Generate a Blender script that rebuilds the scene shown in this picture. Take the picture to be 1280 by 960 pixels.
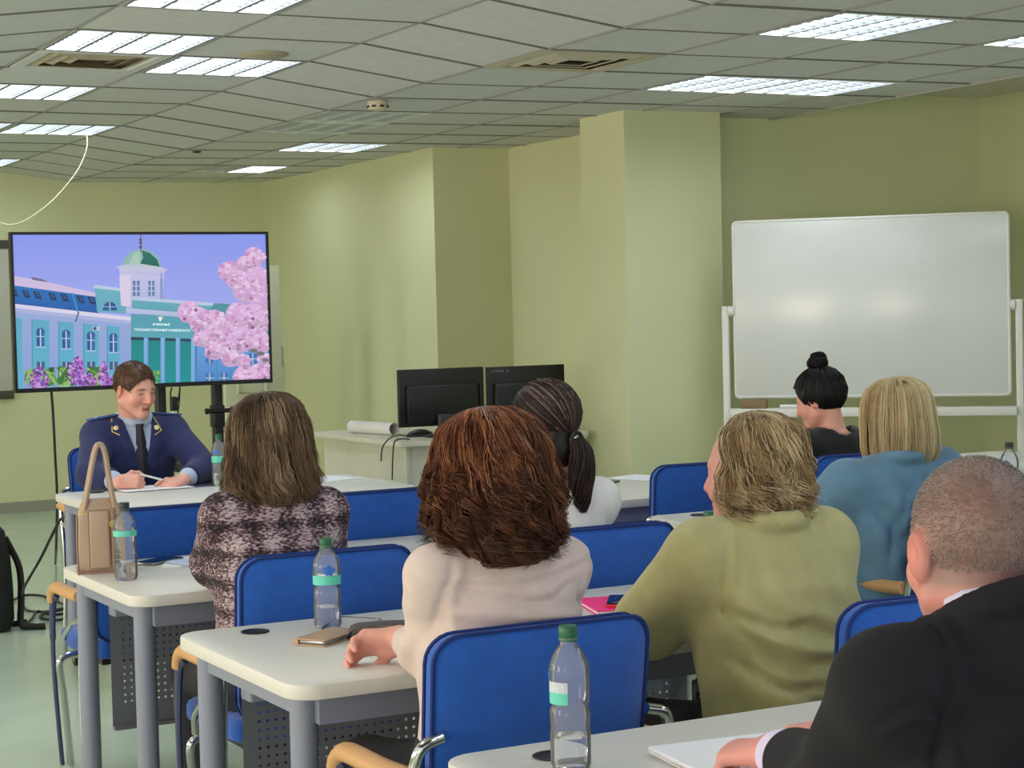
import bpy, math, random
import numpy as np
from mathutils import Vector, Matrix
for _o in list(bpy.data.objects): bpy.data.objects.remove(_o, do_unlink=True)
SC = bpy.context.scene
COL = SC.collection
PI = math.pi
random.seed(7); RNG = np.random.default_rng(7)

# ------------------------------------------------------------------ camera, sky, lights, exposure
# World axes: +x runs along the tables, +y down the room, the lens stands over the origin.
FPX, ROLL, YAW, HC = 2330.5, -0.0246, 0.4911, 1.4685
PITCH = math.atan2(480 - 389.7, FPX)
cam_data = bpy.data.cameras.new('camera'); cam = bpy.data.objects.new('camera', cam_data); COL.objects.link(cam)
cam_data.sensor_width = 36.0; cam_data.lens = FPX / 1280 * 36; cam_data.clip_start = 0.05; cam_data.clip_end = 100
cam.location = (0, 0, HC)
_fwd = Vector((math.sin(YAW) * math.cos(PITCH), math.cos(YAW) * math.cos(PITCH), -math.sin(PITCH)))
_q = _fwd.to_track_quat('-Z', 'Y').to_matrix()
cam.rotation_euler = (_q @ Matrix.Rotation(ROLL, 3, 'Z')).to_euler()
SC.camera = cam

W = bpy.data.worlds.new('daylight'); SC.world = W; W.use_nodes = True
_bg = W.node_tree.nodes['Background']; _bg.inputs[0].default_value = (0.93, 0.97, 1.0, 1); _bg.inputs[1].default_value = 1.15

SC.view_settings.view_transform = 'Standard'; SC.view_settings.look = 'None'
SC.view_settings.gamma = 1.0; SC.view_settings.use_curve_mapping = False
SC.view_settings.exposure = -0.02
WINDOWS = ((-1.7, -0.5), (2.0, 3.4), (5.4, 6.9), (8.9, 10.4))       # openings of the left wall, out of the picture
for _k, (_a, _b) in enumerate(WINDOWS):
    _l = bpy.data.lights.new('window_daylight', 'AREA'); _l.shape = 'RECTANGLE'; _l.size = _b - _a; _l.size_y = 1.25; _l.energy = 85; _l.color = (1.0, 0.83, 0.68)
    _o = bpy.data.objects.new('window_daylight', _l); COL.objects.link(_o); _o.location = (-3.12, (_a + _b) / 2, 1.45); _o.rotation_euler = (0, -PI / 2, 0)
    _o.rotation_euler = Vector((-1, 0, 0)).to_track_quat('Z', 'Y').to_euler()
    _l.size, _l.size_y = (_b - _a, 1.25)
LAMP = 9.0          # radiance of the fluorescent fixtures
SC.cycles.max_bounces = 8; SC.cycles.transparent_max_bounces = 16; SC.cycles.transmission_bounces = 10

# ------------------------------------------------------------------ helpers
def lin(c):
    def f(v):
        v /= 255.0
        return v / 12.92 if v <= 0.04045 else ((v + 0.055) / 1.055) ** 2.4
    return (f(c[0]), f(c[1]), f(c[2]), 1.0)

def at(px, py, x=None, y=None, z=None):
    """the point of a plane (x, y or z fixed) that the photograph shows at px, py"""
    dx, dy = px - 640, py - 389.7
    c, s = math.cos(ROLL), math.sin(ROLL)
    X, Z = (c * dx + s * dy) / FPX, -(-s * dx + c * dy) / FPX
    d = Vector((X * math.cos(YAW) + math.sin(YAW), -X * math.sin(YAW) + math.cos(YAW), Z))
    k = x / d.x if x is not None else y / d.y if y is not None else (z - HC) / d.z
    return Vector((0, 0, HC)) + d * k

MATS = {}
def mat(name, rgb, rough=0.6, metal=0.0, var=0.0, scale=20.0, bump=0.0, bscale=80.0, emit=0.0, attr=None, sss=0.0, sheen=0.0, spec=None, stretch=None):
    if name in MATS: return MATS[name]
    m = bpy.data.materials.new(name); m.use_nodes = True
    nt = m.node_tree; N = nt.nodes; L = nt.links; b = N['Principled BSDF']
    base = lin(rgb)
    b.inputs['Base Color'].default_value = base; b.inputs['Roughness'].default_value = rough; b.inputs['Metallic'].default_value = metal
    if spec is not None: b.inputs['Specular IOR Level'].default_value = spec
    if sheen: b.inputs['Sheen Weight'].default_value = sheen; b.inputs['Sheen Roughness'].default_value = 0.5
    if sss:
        b.inputs['Subsurface Weight'].default_value = sss; b.inputs['Subsurface Radius'].default_value = (0.012, 0.004, 0.002); b.inputs['Subsurface Scale'].default_value = 1.0
    if emit:
        b.inputs['Emission Color'].default_value = base; b.inputs['Emission Strength'].default_value = emit
    tc = N.new('ShaderNodeTexCoord'); src = tc.outputs['Object']
    if stretch:
        mp = N.new('ShaderNodeMapping'); mp.inputs['Scale'].default_value = stretch; L.new(src, mp.inputs[0]); src = mp.outputs[0]
    col = None
    if attr:
        a = N.new('ShaderNodeAttribute'); a.attribute_name = attr; col = a.outputs['Color']
    if var:
        n = N.new('ShaderNodeTexNoise'); n.inputs['Scale'].default_value = scale; n.inputs['Detail'].default_value = 4; L.new(src, n.inputs['Vector'])
        r = N.new('ShaderNodeMapRange'); r.inputs['To Min'].default_value = 1 - var; r.inputs['To Max'].default_value = 1 + var
        r.inputs['From Min'].default_value = 0.25; r.inputs['From Max'].default_value = 0.75; L.new(n.outputs['Fac'], r.inputs['Value'])
        mx = N.new('ShaderNodeMix'); mx.data_type = 'RGBA'; mx.blend_type = 'MULTIPLY'; mx.inputs[0].default_value = 1
        if col: L.new(col, mx.inputs[6])
        else: mx.inputs[6].default_value = base
        L.new(r.outputs[0], mx.inputs[7]); col = mx.outputs[2]
    if col: L.new(col, b.inputs['Base Color'])
    if bump:
        n2 = N.new('ShaderNodeTexNoise'); n2.inputs['Scale'].default_value = bscale; n2.inputs['Detail'].default_value = 3; L.new(src, n2.inputs['Vector'])
        bp = N.new('ShaderNodeBump'); bp.inputs['Strength'].default_value = bump; bp.inputs['Distance'].default_value = 0.004
        L.new(n2.outputs['Fac'], bp.inputs['Height']); L.new(bp.outputs[0], b.inputs['Normal'])
    MATS[name] = m
    return m

def link(o, parent=None):
    COL.objects.link(o)
    if parent is not None: o.parent = parent
    return o
def tag(o, label=None, cat=None, group=None, kind=None):
    if label: o['label'] = label
    if cat: o['category'] = cat
    if group: o['group'] = group
    if kind: o['kind'] = kind
    return o
def empty(name, loc, rz=0.0, label=None, cat=None, group=None):
    o = bpy.data.objects.new(name, None); o.empty_display_size = 0.05; COL.objects.link(o)
    o.location = loc; o.rotation_euler = (0, 0, rz); return tag(o, label, cat, group)
def copy_tree(o, parent=None):
    c = o.copy(); COL.objects.link(c)
    if parent is not None: c.parent = parent
    for ch in list(o.children): copy_tree(ch, c)
    return c

class MB:
    """collects vertices and faces of one mesh; parts of several shapes may be joined in it"""
    def __init__(s): s.v = []; s.f = []; s.c = []
    def add(s, vs, fs, col=None):
        k = len(s.v); s.v += [tuple(p) for p in vs]; s.f += [tuple(i + k for i in f) for f in fs]
        s.c += [col] * len(vs)
        return s
    def box(s, x0, x1, y0, y1, z0, z1, M=None, col=None):
        vs = [Vector((x, y, z)) for z in (z0, z1) for y in (y0, y1) for x in (x0, x1)]
        if M is not None: vs = [M @ v for v in vs]
        return s.add(vs, [(0, 2, 3, 1), (4, 5, 7, 6), (0, 1, 5, 4), (2, 6, 7, 3), (0, 4, 6, 2), (1, 3, 7, 5)], col)
    def rbox(s, x0, x1, y0, y1, z0, z1, r=0.004, n=3, rc=None, M=None, col=None):
        """box with rounded vertical corners (rc) and a small chamfer (r) at top and bottom"""
        rc = rc if rc is not None else r * 2
        def ring(ins, z):
            o = []
            for cx, cy, a0 in ((x1 - rc, y1 - rc, 0), (x0 + rc, y1 - rc, 90), (x0 + rc, y0 + rc, 180), (x1 - rc, y0 + rc, 270)):
                for i in range(n + 1):
                    a = math.radians(a0 + 90 * i / n); o.append(Vector((cx + (rc - ins) * math.cos(a), cy + (rc - ins) * math.sin(a), z)))
            return o
        R = [ring(r, z0), ring(r * .3, z0 + r * .3), ring(0, z0 + r), ring(0, z1 - r), ring(r * .3, z1 - r * .3), ring(r, z1)]
        m = len(R[0]); vs = [v for q in R for v in q]
        if M is not None: vs = [M @ v for v in vs]
        fs = [tuple(range(m - 1, -1, -1)), tuple(range(5 * m, 6 * m))]
        for k in range(5):
            for i in range(m): fs.append((k * m + i, k * m + (i + 1) % m, (k + 1) * m + (i + 1) % m, (k + 1) * m + i))
        return s.add(vs, fs, col)
    def tube(s, pts, r, n=8, closed=False, caps=True, col=None, flat=None):
        P = [Vector(p) for p in pts]; m = len(P); rr = r if hasattr(r, '__len__') else [r] * m
        nrm = None; vs = []
        for i in range(m):
            if closed: t = (P[(i + 1) % m] - P[i - 1])
            else: t = P[min(i + 1, m - 1)] - P[max(i - 1, 0)]
            if t.length < 1e-9: t = Vector((0, 0, 1))
            t.normalize()
            if nrm is None:
                a = Vector((0, 0, 1)) if abs(t.z) < .9 else Vector((1, 0, 0)); nrm = (a - t * a.dot(t)).normalized()
            else:
                nrm = nrm - t * nrm.dot(t); nrm = nrm.normalized() if nrm.length > 1e-6 else t.orthogonal().normalized()
            b = t.cross(nrm)
            for k in range(n):
                a = 2 * PI * k / n; ca, sa = math.cos(a), math.sin(a)
                if flat: sa *= flat
                vs.append(P[i] + (nrm * ca + b * sa) * rr[i])
        fs = []
        for i in range(m if closed else m - 1):
            j = (i + 1) % m
            for k in range(n): fs.append((i * n + k, i * n + (k + 1) % n, j * n + (k + 1) % n, j * n + k))
        if caps and not closed: fs += [tuple(range(n - 1, -1, -1)), tuple(range((m - 1) * n, m * n))]
        return s.add(vs, fs, col)
    def lathe(s, prof, n=24, M=None, col=None, cap0=True, cap1=True):
        vs = []
        for r, z in prof:
            for k in range(n):
                a = 2 * PI * k / n; vs.append(Vector((r * math.cos(a), r * math.sin(a), z)))
        if M is not None: vs = [M @ v for v in vs]
        fs = []; m = len(prof)
        for i in range(m - 1):
            for k in range(n): fs.append((i * n + k, i * n + (k + 1) % n, (i + 1) * n + (k + 1) % n, (i + 1) * n + k))
        if cap0: fs.append(tuple(range(n - 1, -1, -1)))
        if cap1: fs.append(tuple(range((m - 1) * n, m * n)))
        return s.add(vs, fs, col)
    def build(s, name, m, parent=None, smooth=True, loc=None, ang=40):
        me = bpy.data.meshes.new(name); me.from_pydata(s.v, [], s.f)
        if any(c is not None for c in s.c):
            ca = me.color_attributes.new('col', 'FLOAT_COLOR', 'POINT')
            arr = np.ones((len(s.v), 4), np.float32)
            for i, c in enumerate(s.c):
                if c is not None: arr[i, :len(c)] = c
            ca.data.foreach_set('color', arr.ravel())
        me.materials.append(m)
        if smooth:
            me.polygons.foreach_set('use_smooth', [True] * len(me.polygons)); me.set_sharp_from_angle(angle=math.radians(ang))
        me.update()
        o = bpy.data.objects.new(name, me); link(o, parent)
        if loc is not None: o.location = loc
        return o

def bez(pts, n=8):
    """Catmull-Rom curve through the points"""
    P = [Vector(p) for p in pts]; P = [P[0] * 2 - P[1]] + P + [P[-1] * 2 - P[-2]]; out = []
    for i in range(1, len(P) - 2):
        a, b, c, d = P[i - 1:i + 3]
        for k in range(n):
            t = k / n
            out.append(0.5 * ((2 * b) + (c - a) * t + (2 * a - 5 * b + 4 * c - d) * t * t + (3 * b - a - 3 * c + d) * t ** 3))
    return out + [P[-2]]

def mesh_np(name, V, Q, m, parent=None, C=None, smooth=True):
    me = bpy.data.meshes.new(name); V = np.ascontiguousarray(V, np.float32); Q = np.ascontiguousarray(Q, np.int32); k = Q.shape[1]
    me.vertices.add(len(V)); me.vertices.foreach_set('co', V.ravel())
    me.loops.add(Q.size); me.loops.foreach_set('vertex_index', Q.ravel())
    me.polygons.add(len(Q)); me.polygons.foreach_set('loop_start', np.arange(0, Q.size, k, dtype=np.int32))
    if C is not None:
        ca = me.color_attributes.new('col', 'FLOAT_COLOR', 'POINT'); A = np.ones((len(V), 4), np.float32); A[:, :3] = C[:, :3]
        ca.data.foreach_set('color', A.ravel())
    me.materials.append(m); me.update(calc_edges=True); me.validate()
    if smooth: me.polygons.foreach_set('use_smooth', np.ones(len(me.polygons), bool))
    o = bpy.data.objects.new(name, me); return link(o, parent)

def text_mesh(name, body, size, m, parent, M, spacing=1.0):
    cu = bpy.data.curves.new(name, 'FONT'); cu.body = body; cu.size = size; cu.align_x = 'CENTER'; cu.space_character = spacing; cu.resolution_u = 2
    t = bpy.data.objects.new('tmp', cu); COL.objects.link(t); bpy.context.view_layer.update()
    me = bpy.data.meshes.new_from_object(t.evaluated_get(bpy.context.evaluated_depsgraph_get()))
    bpy.data.objects.remove(t, do_unlink=True); me.materials.clear(); me.materials.append(m)
    o = bpy.data.objects.new(name, me); link(o, parent); o.matrix_local = M; return o
# ------------------------------------------------------------------ the room shell
ZL, ZR, ZF = HC + 1.179, HC + 1.099, HC + 1.10      # raised bay, right-hand bay, left-hand bay
M_wall = mat('wall_paint', (214, 217, 174), 0.7, var=0.03, scale=1.3, bump=0.05, bscale=120)
M_tile = mat('mineral_fibre_tile', (206, 206, 203), 0.85, var=0.05, scale=9, bump=0.12, bscale=260)
M_void = mat('ceiling_void', (66, 64, 58), 0.9)
M_grid = mat('ceiling_grid_white', (176, 175, 166), 0.6)
M_base = mat('baseboard_grey', (150, 152, 140), 0.5)
def structure(name, mb, m, **k): return tag(mb.build(name, m, **k), kind='structure')

def floor_material():
    m = mat('floor_lino', (182, 200, 180), 0.22, var=0.07, scale=3.0)
    N = m.node_tree.nodes; L = m.node_tree.links; b = N['Principled BSDF']
    n = N.new('ShaderNodeTexNoise'); n.inputs['Scale'].default_value = 2.2; n.inputs['Detail'].default_value = 6
    r = N.new('ShaderNodeMapRange'); r.inputs['To Min'].default_value = 0.16; r.inputs['To Max'].default_value = 0.36
    L.new(n.outputs['Fac'], r.inputs['Value']); L.new(r.outputs[0], b.inputs['Roughness'])
    return m
structure('floor', MB().box(-3.2, 8.6, -2.2, 14.8, -0.1, 0), floor_material())

TA = 14.58
def wall(name, x0, x1, y0, y1, z1=2.95): return structure(name, MB().box(x0, x1, y0, y1, 0, z1), M_wall, smooth=False)
wall('wall_back', -3.2, 5.6, TA, TA + 0.15)
wall('wall_side', 5.4946, 6.4, 11.3244, TA + 0.15)
wall('wall_recess', 6.074, 6.4, 9.46, 11.33)
wall('wall_pillar', 5.552, 6.204, 8.973, 9.462)
wall('wall_right_back', 6.19, 8.6, 9.24, 9.47)
wall('wall_right', 8.42, 8.6, -2.2, 9.25)
wl_y = [-2.2] + [v for w in WINDOWS for v in w] + [14.73]
wlm = MB()
for k in range(0, len(wl_y), 2): wlm.box(-3.35, -3.2, wl_y[k], wl_y[k + 1], 0, 2.95)
for a, b in WINDOWS: wlm.box(-3.35, -3.2, a, b, 0, .82); wlm.box(-3.35, -3.2, a, b, 2.08, 2.95)
structure('wall_left', wlm, M_wall, smooth=False)
for k, (a, b) in enumerate(WINDOWS):
    wf = MB()
    for y in (a, (a + b) / 2 - .02, b - .05): wf.box(-3.32, -3.24, y, y + .05, .82, 2.08)
    wf.box(-3.32, -3.24, a, b, .82, .87).box(-3.32, -3.24, a, b, 2.03, 2.08).box(-3.24, -3.10, a - .05, b + .05, .78, .82)
    structure('window_%d' % (k + 1), wf, mat('window_white', (225, 225, 222), .4), smooth=False)
for nm, x0, x1, y0, y1 in (('baseboard_back', -3.2, 5.4946, TA - 0.014, TA), ('baseboard_side', 5.48, 5.4946, 11.31, TA - .014), ('baseboard_pillar', 5.54, 6.2, 8.96, 8.973),
                           ('baseboard_right', 6.204, 8.42, 9.226, 9.24)):
    structure(nm, MB().box(x0, x1, y0, y1, 0, 0.085), M_base, smooth=False)

# ceiling: a dark void slab, white bars, and every tile a piece of its own; the middle bay is raised between two ramps
def slope_r(x): return ZR + 0.010 * (x - 3.886)
cols = []                               # (x0, z0, x1, z1)
cols.append((1.446, ZF, 2.04, ZL)); cols.append((2.04, ZL, 2.665, ZL)); cols.append((2.665, ZL, 3.29, ZL)); cols.append((3.29, ZL, 3.886, ZR))
for k in range(5):
    a = 3.886 + 0.6 * k; b = min(a + 0.6, 6.742); cols.append((a, slope_r(a), b, slope_r(b)))
for k in range(4): cols.insert(0, (1.446 - 0.6 * (k + 1), ZF, 1.446 - 0.6 * k, ZF))
T0 = 6.267
rows = [(T0 + 0.6 * k, T0 + 0.6 * (k + 1)) for k in range(-14, 14)]
def kx(x): return min(range(len(cols)), key=lambda i: abs((cols[i][0] + cols[i][2]) / 2 - x))
def ky(y): return min(range(len(rows)), key=lambda i: abs((rows[i][0] + rows[i][1]) / 2 - y))
LIGHTS = {}          # cell -> state
for x, y, st in ((2.3, 6.57, 'lit'), (2.3, 7.77, 'lit'), (2.95, 8.37, 'lit'), (2.3, 9.57, 'lit'), (2.3, 11.37, 'lit'), (2.95, 11.37, 'lit'), (2.95, 13.6, 'lit'),
                 (4.2, 9.57, 'dark'), (4.2, 10.17, 'dark'), (4.8, 11.37, 'lit'), (4.8, 13.17, 'half'), (4.8, 5.97, 'lit'), (5.4, 7.77, 'lit'), (6.0, 7.77, 'lit'), (6.0, 5.97, 'lit')):
    LIGHTS[(kx(x), ky(y))] = st
# the fixtures overhead and behind the lens follow the same rows; last two added to brighten the nearest desk
for x, y in ((2.3, 4.17), (2.95, 2.37), (4.8, 3.57), (6.0, 3.57), (2.3, 0.57), (4.8, 1.17), (0.5, 3.57), (0.5, 7.17), (4.8, 2.37), (2.3, 1.77)): LIGHTS[(kx(x), ky(y))] = 'lit'
VENTS = {(kx(4.2), ky(7.17)): 'square', (kx(2.3), ky(8.37)): 'stained'}
cb = MB()
prof = [(cols[0][0], cols[0][1])] + [(c[2], c[3]) for c in cols]
for (xa, za), (xb, zb) in zip(prof[:-1], prof[1:]):
    M = None
    vs = [(xa, -2.2, za + .02), (xb, -2.2, zb + .02), (xb, TA, zb + .02), (xa, TA, za + .02), (xa, -2.2, za + .16), (xb, -2.2, zb + .16), (xb, TA, zb + .16), (xa, TA, za + .16)]
    cb.add(vs, [(0, 3, 2, 1), (4, 5, 6, 7), (0, 1, 5, 4), (2, 3, 7, 6), (1, 2, 6, 5), (0, 4, 7, 3)])
ceiling = structure('ceiling', cb, M_void, smooth=False)
me_cache = {}
def tile_mesh(w, d, sl):
    key = (round(w, 3), round(d, 3), round(sl, 3))
    if key in me_cache: return me_cache[key]
    mb = MB(); g = 0.004; h = 0.016
    x0, x1, y0, y1 = -w / 2 + g, w / 2 - g, -d / 2 + g, d / 2 - g; c = 0.006
    vs = [(x0, y0, 0.018), (x1, y0, 0.018), (x1, y1, 0.018), (x0, y1, 0.018), (x0, y0, .004), (x1, y0, .004), (x1, y1, .004), (x0, y1, .004), (x0 + c, y0 + c, 0), (x1 - c, y0 + c, 0), (x1 - c, y1 - c, 0), (x0 + c, y1 - c, 0)]
    vs = [(x, y, z + sl * x) for x, y, z in vs]
    fs = [(0, 1, 2, 3), (8, 11, 10, 9)] + [(i, 4 + i, 4 + (i + 1) % 4, (i + 1) % 4) for i in range(4)] + [(4 + i, 8 + i, 8 + (i + 1) % 4, 4 + (i + 1) % 4) for i in range(4)]
    o = mb.add(vs, fs).build('ceiling_tile', M_tile, smooth=False); me = o.data; bpy.data.objects.remove(o)
    me_cache[key] = me; return me
for i, (xa, za, xb, zb) in enumerate(cols):
    sl = (zb - za) / (xb - xa)
    for j, (ya, yb) in enumerate(rows):
        if (i, j) in LIGHTS or (i, j) in VENTS: continue
        if yb < 2.2 or yb > TA + .5: continue
        yb2 = min(yb, TA); 
        if yb2 - ya < .05: continue
        if i < 2 and yb < 4: continue
        o = bpy.data.objects.new('ceiling_tile', tile_mesh(xb - xa, yb2 - ya, sl)); link(o, ceiling)
        o.location = ((xa + xb) / 2, (ya + yb2) / 2, (za + zb) / 2 + random.uniform(0, .004)); o.rotation_euler = (random.uniform(-.004, .004), 0, 0)
M_bar = mat('grid_bar_grey', (122, 120, 112), .7); M_bar2 = mat('grid_bar_pale', (150, 148, 139), .7)
xs_ = [(cols[0][0], cols[0][1])] + [(c[2], c[3]) for c in cols]
for ya, yb in rows:
    if ya < 2.2 or ya > TA: continue
    mb = MB()
    for (xa, za), (xb, zb) in zip(xs_[:-1], xs_[1:]):
        mb.add([(xa, ya - .004, za - .003), (xb, ya - .004, zb - .003), (xb, ya + .004, zb - .003), (xa, ya + .004, za - .003), (xa, ya - .004, za + .02), (xb, ya - .004, zb + .02), (xb, ya + .004, zb + .02), (xa, ya + .004, za + .02)], [(0, 3, 2, 1), (0, 1, 5, 4), (2, 3, 7, 6)])
    mb.build('grid_bar', M_bar, ceiling, smooth=False)
for xa, za in xs_[1:-1]: MB().box(xa - .005, xa + .005, 2.2, TA, za - .002, za + .02).build('grid_bar', M_bar2, ceiling, smooth=False)
structure('trim_1', MB().box(6.742, 8.42, -2.2, 9.24, 2.775, 2.9), mat('upper_ceiling_paint', (214, 211, 198), .8), smooth=False)
structure('trim_2', MB().box(6.742, 6.756, -2.2, 9.24, ZR + 0.02, 2.79), M_grid, smooth=False)
# ------------------------------------------------------------------ ceiling fixtures
M_lamp = mat('lamp_diffuser', (238, 246, 255), 0.5, emit=LAMP)
M_white_metal = mat('white_metal', (226, 228, 226), 0.35)
M_alu = mat('louvre_blade', (205, 210, 208), 0.28, metal=0.6)
M_tan = mat('vent_cream', (190, 182, 158), 0.6)
M_stain = mat('vent_stained', (172, 162, 136), 0.8, var=.12, scale=14)
M_dark = mat('dark_slot', (48, 46, 40), 0.8)
lit_names = {(2.3, 6): 0}
def place_words(x, y): return x, y
FIX_LABEL = {
 (2.3, 6.57): 'lit four-strip ceiling light cut by the top edge of the photo, left half', (2.3, 7.77): 'lit ceiling light above the brown-stained vent, upper left',
 (2.95, 8.37): 'lit ceiling light next to the round tan stain', (2.3, 9.57): 'lit ceiling light cut by the left edge, above the hanging white wire',
 (2.3, 11.37): 'sliver of a lit ceiling light at the left edge, beside the wire light', (2.95, 11.37): 'lit ceiling light from whose corner the white wire hangs',
 (2.95, 13.6): 'farthest lit ceiling light at the left edge, just before the back wall', (4.2, 9.57): 'unlit louvred ceiling light right below the smoke detector, upper of two',
 (4.2, 10.17): 'unlit louvred ceiling light, lower of the two under the smoke detector', (4.8, 11.37): 'small lit ceiling light above the yellow side wall',
 (4.8, 13.17): 'dark half-lit louvred ceiling light nearest the back wall', (4.8, 5.97): 'large lit ceiling light at the upper right', (5.4, 7.77): 'lit ceiling light, left of the touching pair over the whiteboard',
 (6.0, 7.77): 'lit ceiling light, right of the touching pair over the whiteboard', (6.0, 5.97): 'corner of a lit ceiling light cut by the right edge'}
FIX_LABEL.update({(2.3, 4.17): 'ceiling light over the desk with the handbag, out of the picture', (2.95, 2.37): 'ceiling light over the nearest desk, out of the picture', (4.8, 3.57): 'ceiling light over the space right of the blue jacket woman',
 (6.0, 3.57): 'ceiling light near the right wall, before the whiteboard', (2.3, .57): 'ceiling light right behind the bald man', (4.8, 1.17): 'ceiling light behind the bald man, towards the right wall', (4.8, 2.37): 'added fill ceiling light right of the nearest desk, out of the picture', (2.3, 1.77): 'added fill ceiling light right above the bald man, out of the picture',
 (.5, 3.57): 'ceiling light left of the desks, above the aisle', (.5, 7.17): 'ceiling light over the aisle beside the screen'})
FIX_LABEL = {(kx(x), ky(y)): v for (x, y), v in FIX_LABEL.items()}
def fixture(cell, st):
    i, j = cell; xa, za, xb, zb = cols[i]; ya, yb = rows[j]
    w, d = xb - xa, yb - ya; z = min(za, zb)
    t = empty('ceiling_light', ((xa + xb) / 2, (ya + yb) / 2, z), 0, FIX_LABEL.get(cell, 'lit four-strip ceiling light overhead, outside the picture'), 'ceiling light', 'louvred ceiling lights')
    f = MB(); a, b = w / 2 - .004, d / 2 - .004; r = .016
    f.box(-a, a, -b, -b + r, -.002, .022); f.box(-a, a, b - r, b, -.002, .022); f.box(-a, -a + r, -b + r, b - r, -.002, .022); f.box(a - r, a, -b + r, b - r, -.002, .022)
    f.build('frame', M_white_metal, t, smooth=False)
    n = 4; iw = (2 * (a - r)) / n
    for k in range(n):
        x0 = -a + r + iw * k
        on = st == 'lit' or (st == 'half' and k >= 2)
        MB().box(x0 + .010, x0 + iw - .010, -b + r, b - r, .012, .0145).build('tube_strip', M_lamp if on else M_alu, t, smooth=False)
    bl = MB()
    for k in range(n + 1):
        x0 = -a + r + iw * k; bl.box(x0 - .0085, x0 + .0085, -b + r, b - r, -.003, .0155)
    ny = 8
    for q in range(1, ny):
        y0 = -b + r + (2 * (b - r)) * q / ny; bl.box(-a + r, a - r, y0 - .0015, y0 + .0015, .004, .012)
    bl.build('louvre', mat('louvre_dark', (120, 124, 124), .5) if st == 'lit' else M_alu, t, smooth=False)
    return t
for cell, st in LIGHTS.items(): fixture(cell, st)

# square air diffuser of the right bay, stained one of the raised bay, round tan disc, smoke detector
def diffuser(cell, label, stained):
    i, j = cell; xa, za, xb, zb = cols[i]; ya, yb = rows[j]
    t = empty('air_vent', ((xa + xb) / 2, (ya + yb) / 2, min(za, zb)), 0, label, 'vent')
    mm = M_stain if stained else M_tan
    a = .294
    f = MB(); f.box(-a, a, -a, -a + .05, -.004, .016); f.box(-a, a, a - .05, a, -.004, .016); f.box(-a, -a + .05, -a + .05, a - .05, -.004, .016); f.box(a - .05, a, -a + .05, a - .05, -.004, .016)
    f.build('frame', M_tile if stained else mm, t, smooth=False)
    for k in range(3):
        o = a - .055 - k * .06; i2 = o - .045; g = MB()
        for s1 in range(4):
            R = Matrix.Rotation(s1 * PI / 2, 4, 'Z')
            vs = [R @ Vector(p) for p in ((-o, -o, .012), (o, -o, .012), (i2, -i2, -.008 + (.004 if stained else 0)), (-i2, -i2, -.008 + (.004 if stained else 0)), (-o, -o, .016), (o, -o, .016), (i2, -i2, -.004), (-i2, -i2, -.004))]
            g.add(vs, [(0, 3, 2, 1), (4, 5, 6, 7), (2, 3, 7, 6), (0, 1, 5, 4)])
        g.build('slat', mm, t, smooth=False)
    MB().box(-a + .05, a - .05, -a + .05, a - .05, .0165, .019).build('backing', mat('vent_rust', (160, 148, 120), .9) if stained else M_dark, t, smooth=False)
    return t
diffuser((kx(4.2), ky(7.17)), 'square cream air vent in the ceiling left of the whiteboard lights', False)
diffuser((kx(2.3), ky(8.37)), 'brown-stained air vent between the upper left ceiling lights', True)
p = at(335, 70, z=ZL)
dsc = MB().lathe([(.0, .0), (.07, .0), (.10, .006), (.11, .016)][::-1], 28, Matrix.Translation((0, 0, -.016)))
o = dsc.build('round_vent', M_stain); o.location = (p.x, p.y, ZL); tag(o, 'round tan vent disc in a ceiling tile beside the lit light', 'vent')
p = at(475, 128, z=ZR)
t = empty('smoke_detector', (p.x, p.y, ZR), 0, 'small cream smoke detector hanging under the ceiling above the unlit lights', 'smoke detector')
MB().lathe([(.052, 0), (.055, -.012), (.054, -.03), (.046, -.044), (.02, -.05)][::-1], 24).build('housing', mat('detector_cream', (205, 196, 170), .5), t)
for k in range(8):
    a = k * PI / 4; M = Matrix.Rotation(a, 4, 'Z'); MB().box(.049, .0565, -.012, .012, -.034, -.024, M).build('slot', M_dark, t, smooth=False)
p = at(250, 190, z=ZR)
o = MB().lathe([(.028, 0), (.028, -.006), (.018, -.011)][::-1], 16).build('ceiling_sensor', M_dark); o.location = (p.x, p.y, ZR); tag(o, 'tiny dark sensor on the ceiling before the half-lit light', 'sensor')
# hanging white wire
pts = [at(x, y, y=11.62) for x, y in ((113, 172), (113, 186), (101, 214), (72, 249), (42, 272), (20, 281), (0, 276), (-40, 250), (-90, 200))]
pts[0].z = ZL + .02
tag(MB().tube(bez(pts, 6), .0038, 6).build('hanging_wire', mat('wire_white', (200, 200, 176), .5)), 'thin white wire sagging from the ceiling over the screen', 'wire')
# ------------------------------------------------------------------ tables
M_top = mat('table_laminate', (212, 211, 204), 0.42, var=0.02, scale=30)
M_edge = M_top
M_leg = mat('table_leg_greyblue', (134, 140, 158), 0.45, metal=0.1)
M_panel = mat('table_panel_grey', (104, 107, 117), 0.5)
M_black = mat('black_plastic', (20, 20, 22), 0.45)
M_chrome = mat('chrome', (205, 208, 208), 0.14, metal=1.0)
M_beech = mat('beech_wood', (205, 158, 104), 0.45, var=0.1, scale=9, stretch=(1, .15, 1))
M_blue = mat('chair_fabric_blue', (16, 84, 178), 0.85, var=0.10, scale=40, bump=0.25, bscale=900, sheen=0.25)
M_pipe = mat('chair_piping', (14, 44, 112), 0.8)
M_bluemet = mat('chair_support', (38, 48, 84), 0.4)
ZT = 0.7355

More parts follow.
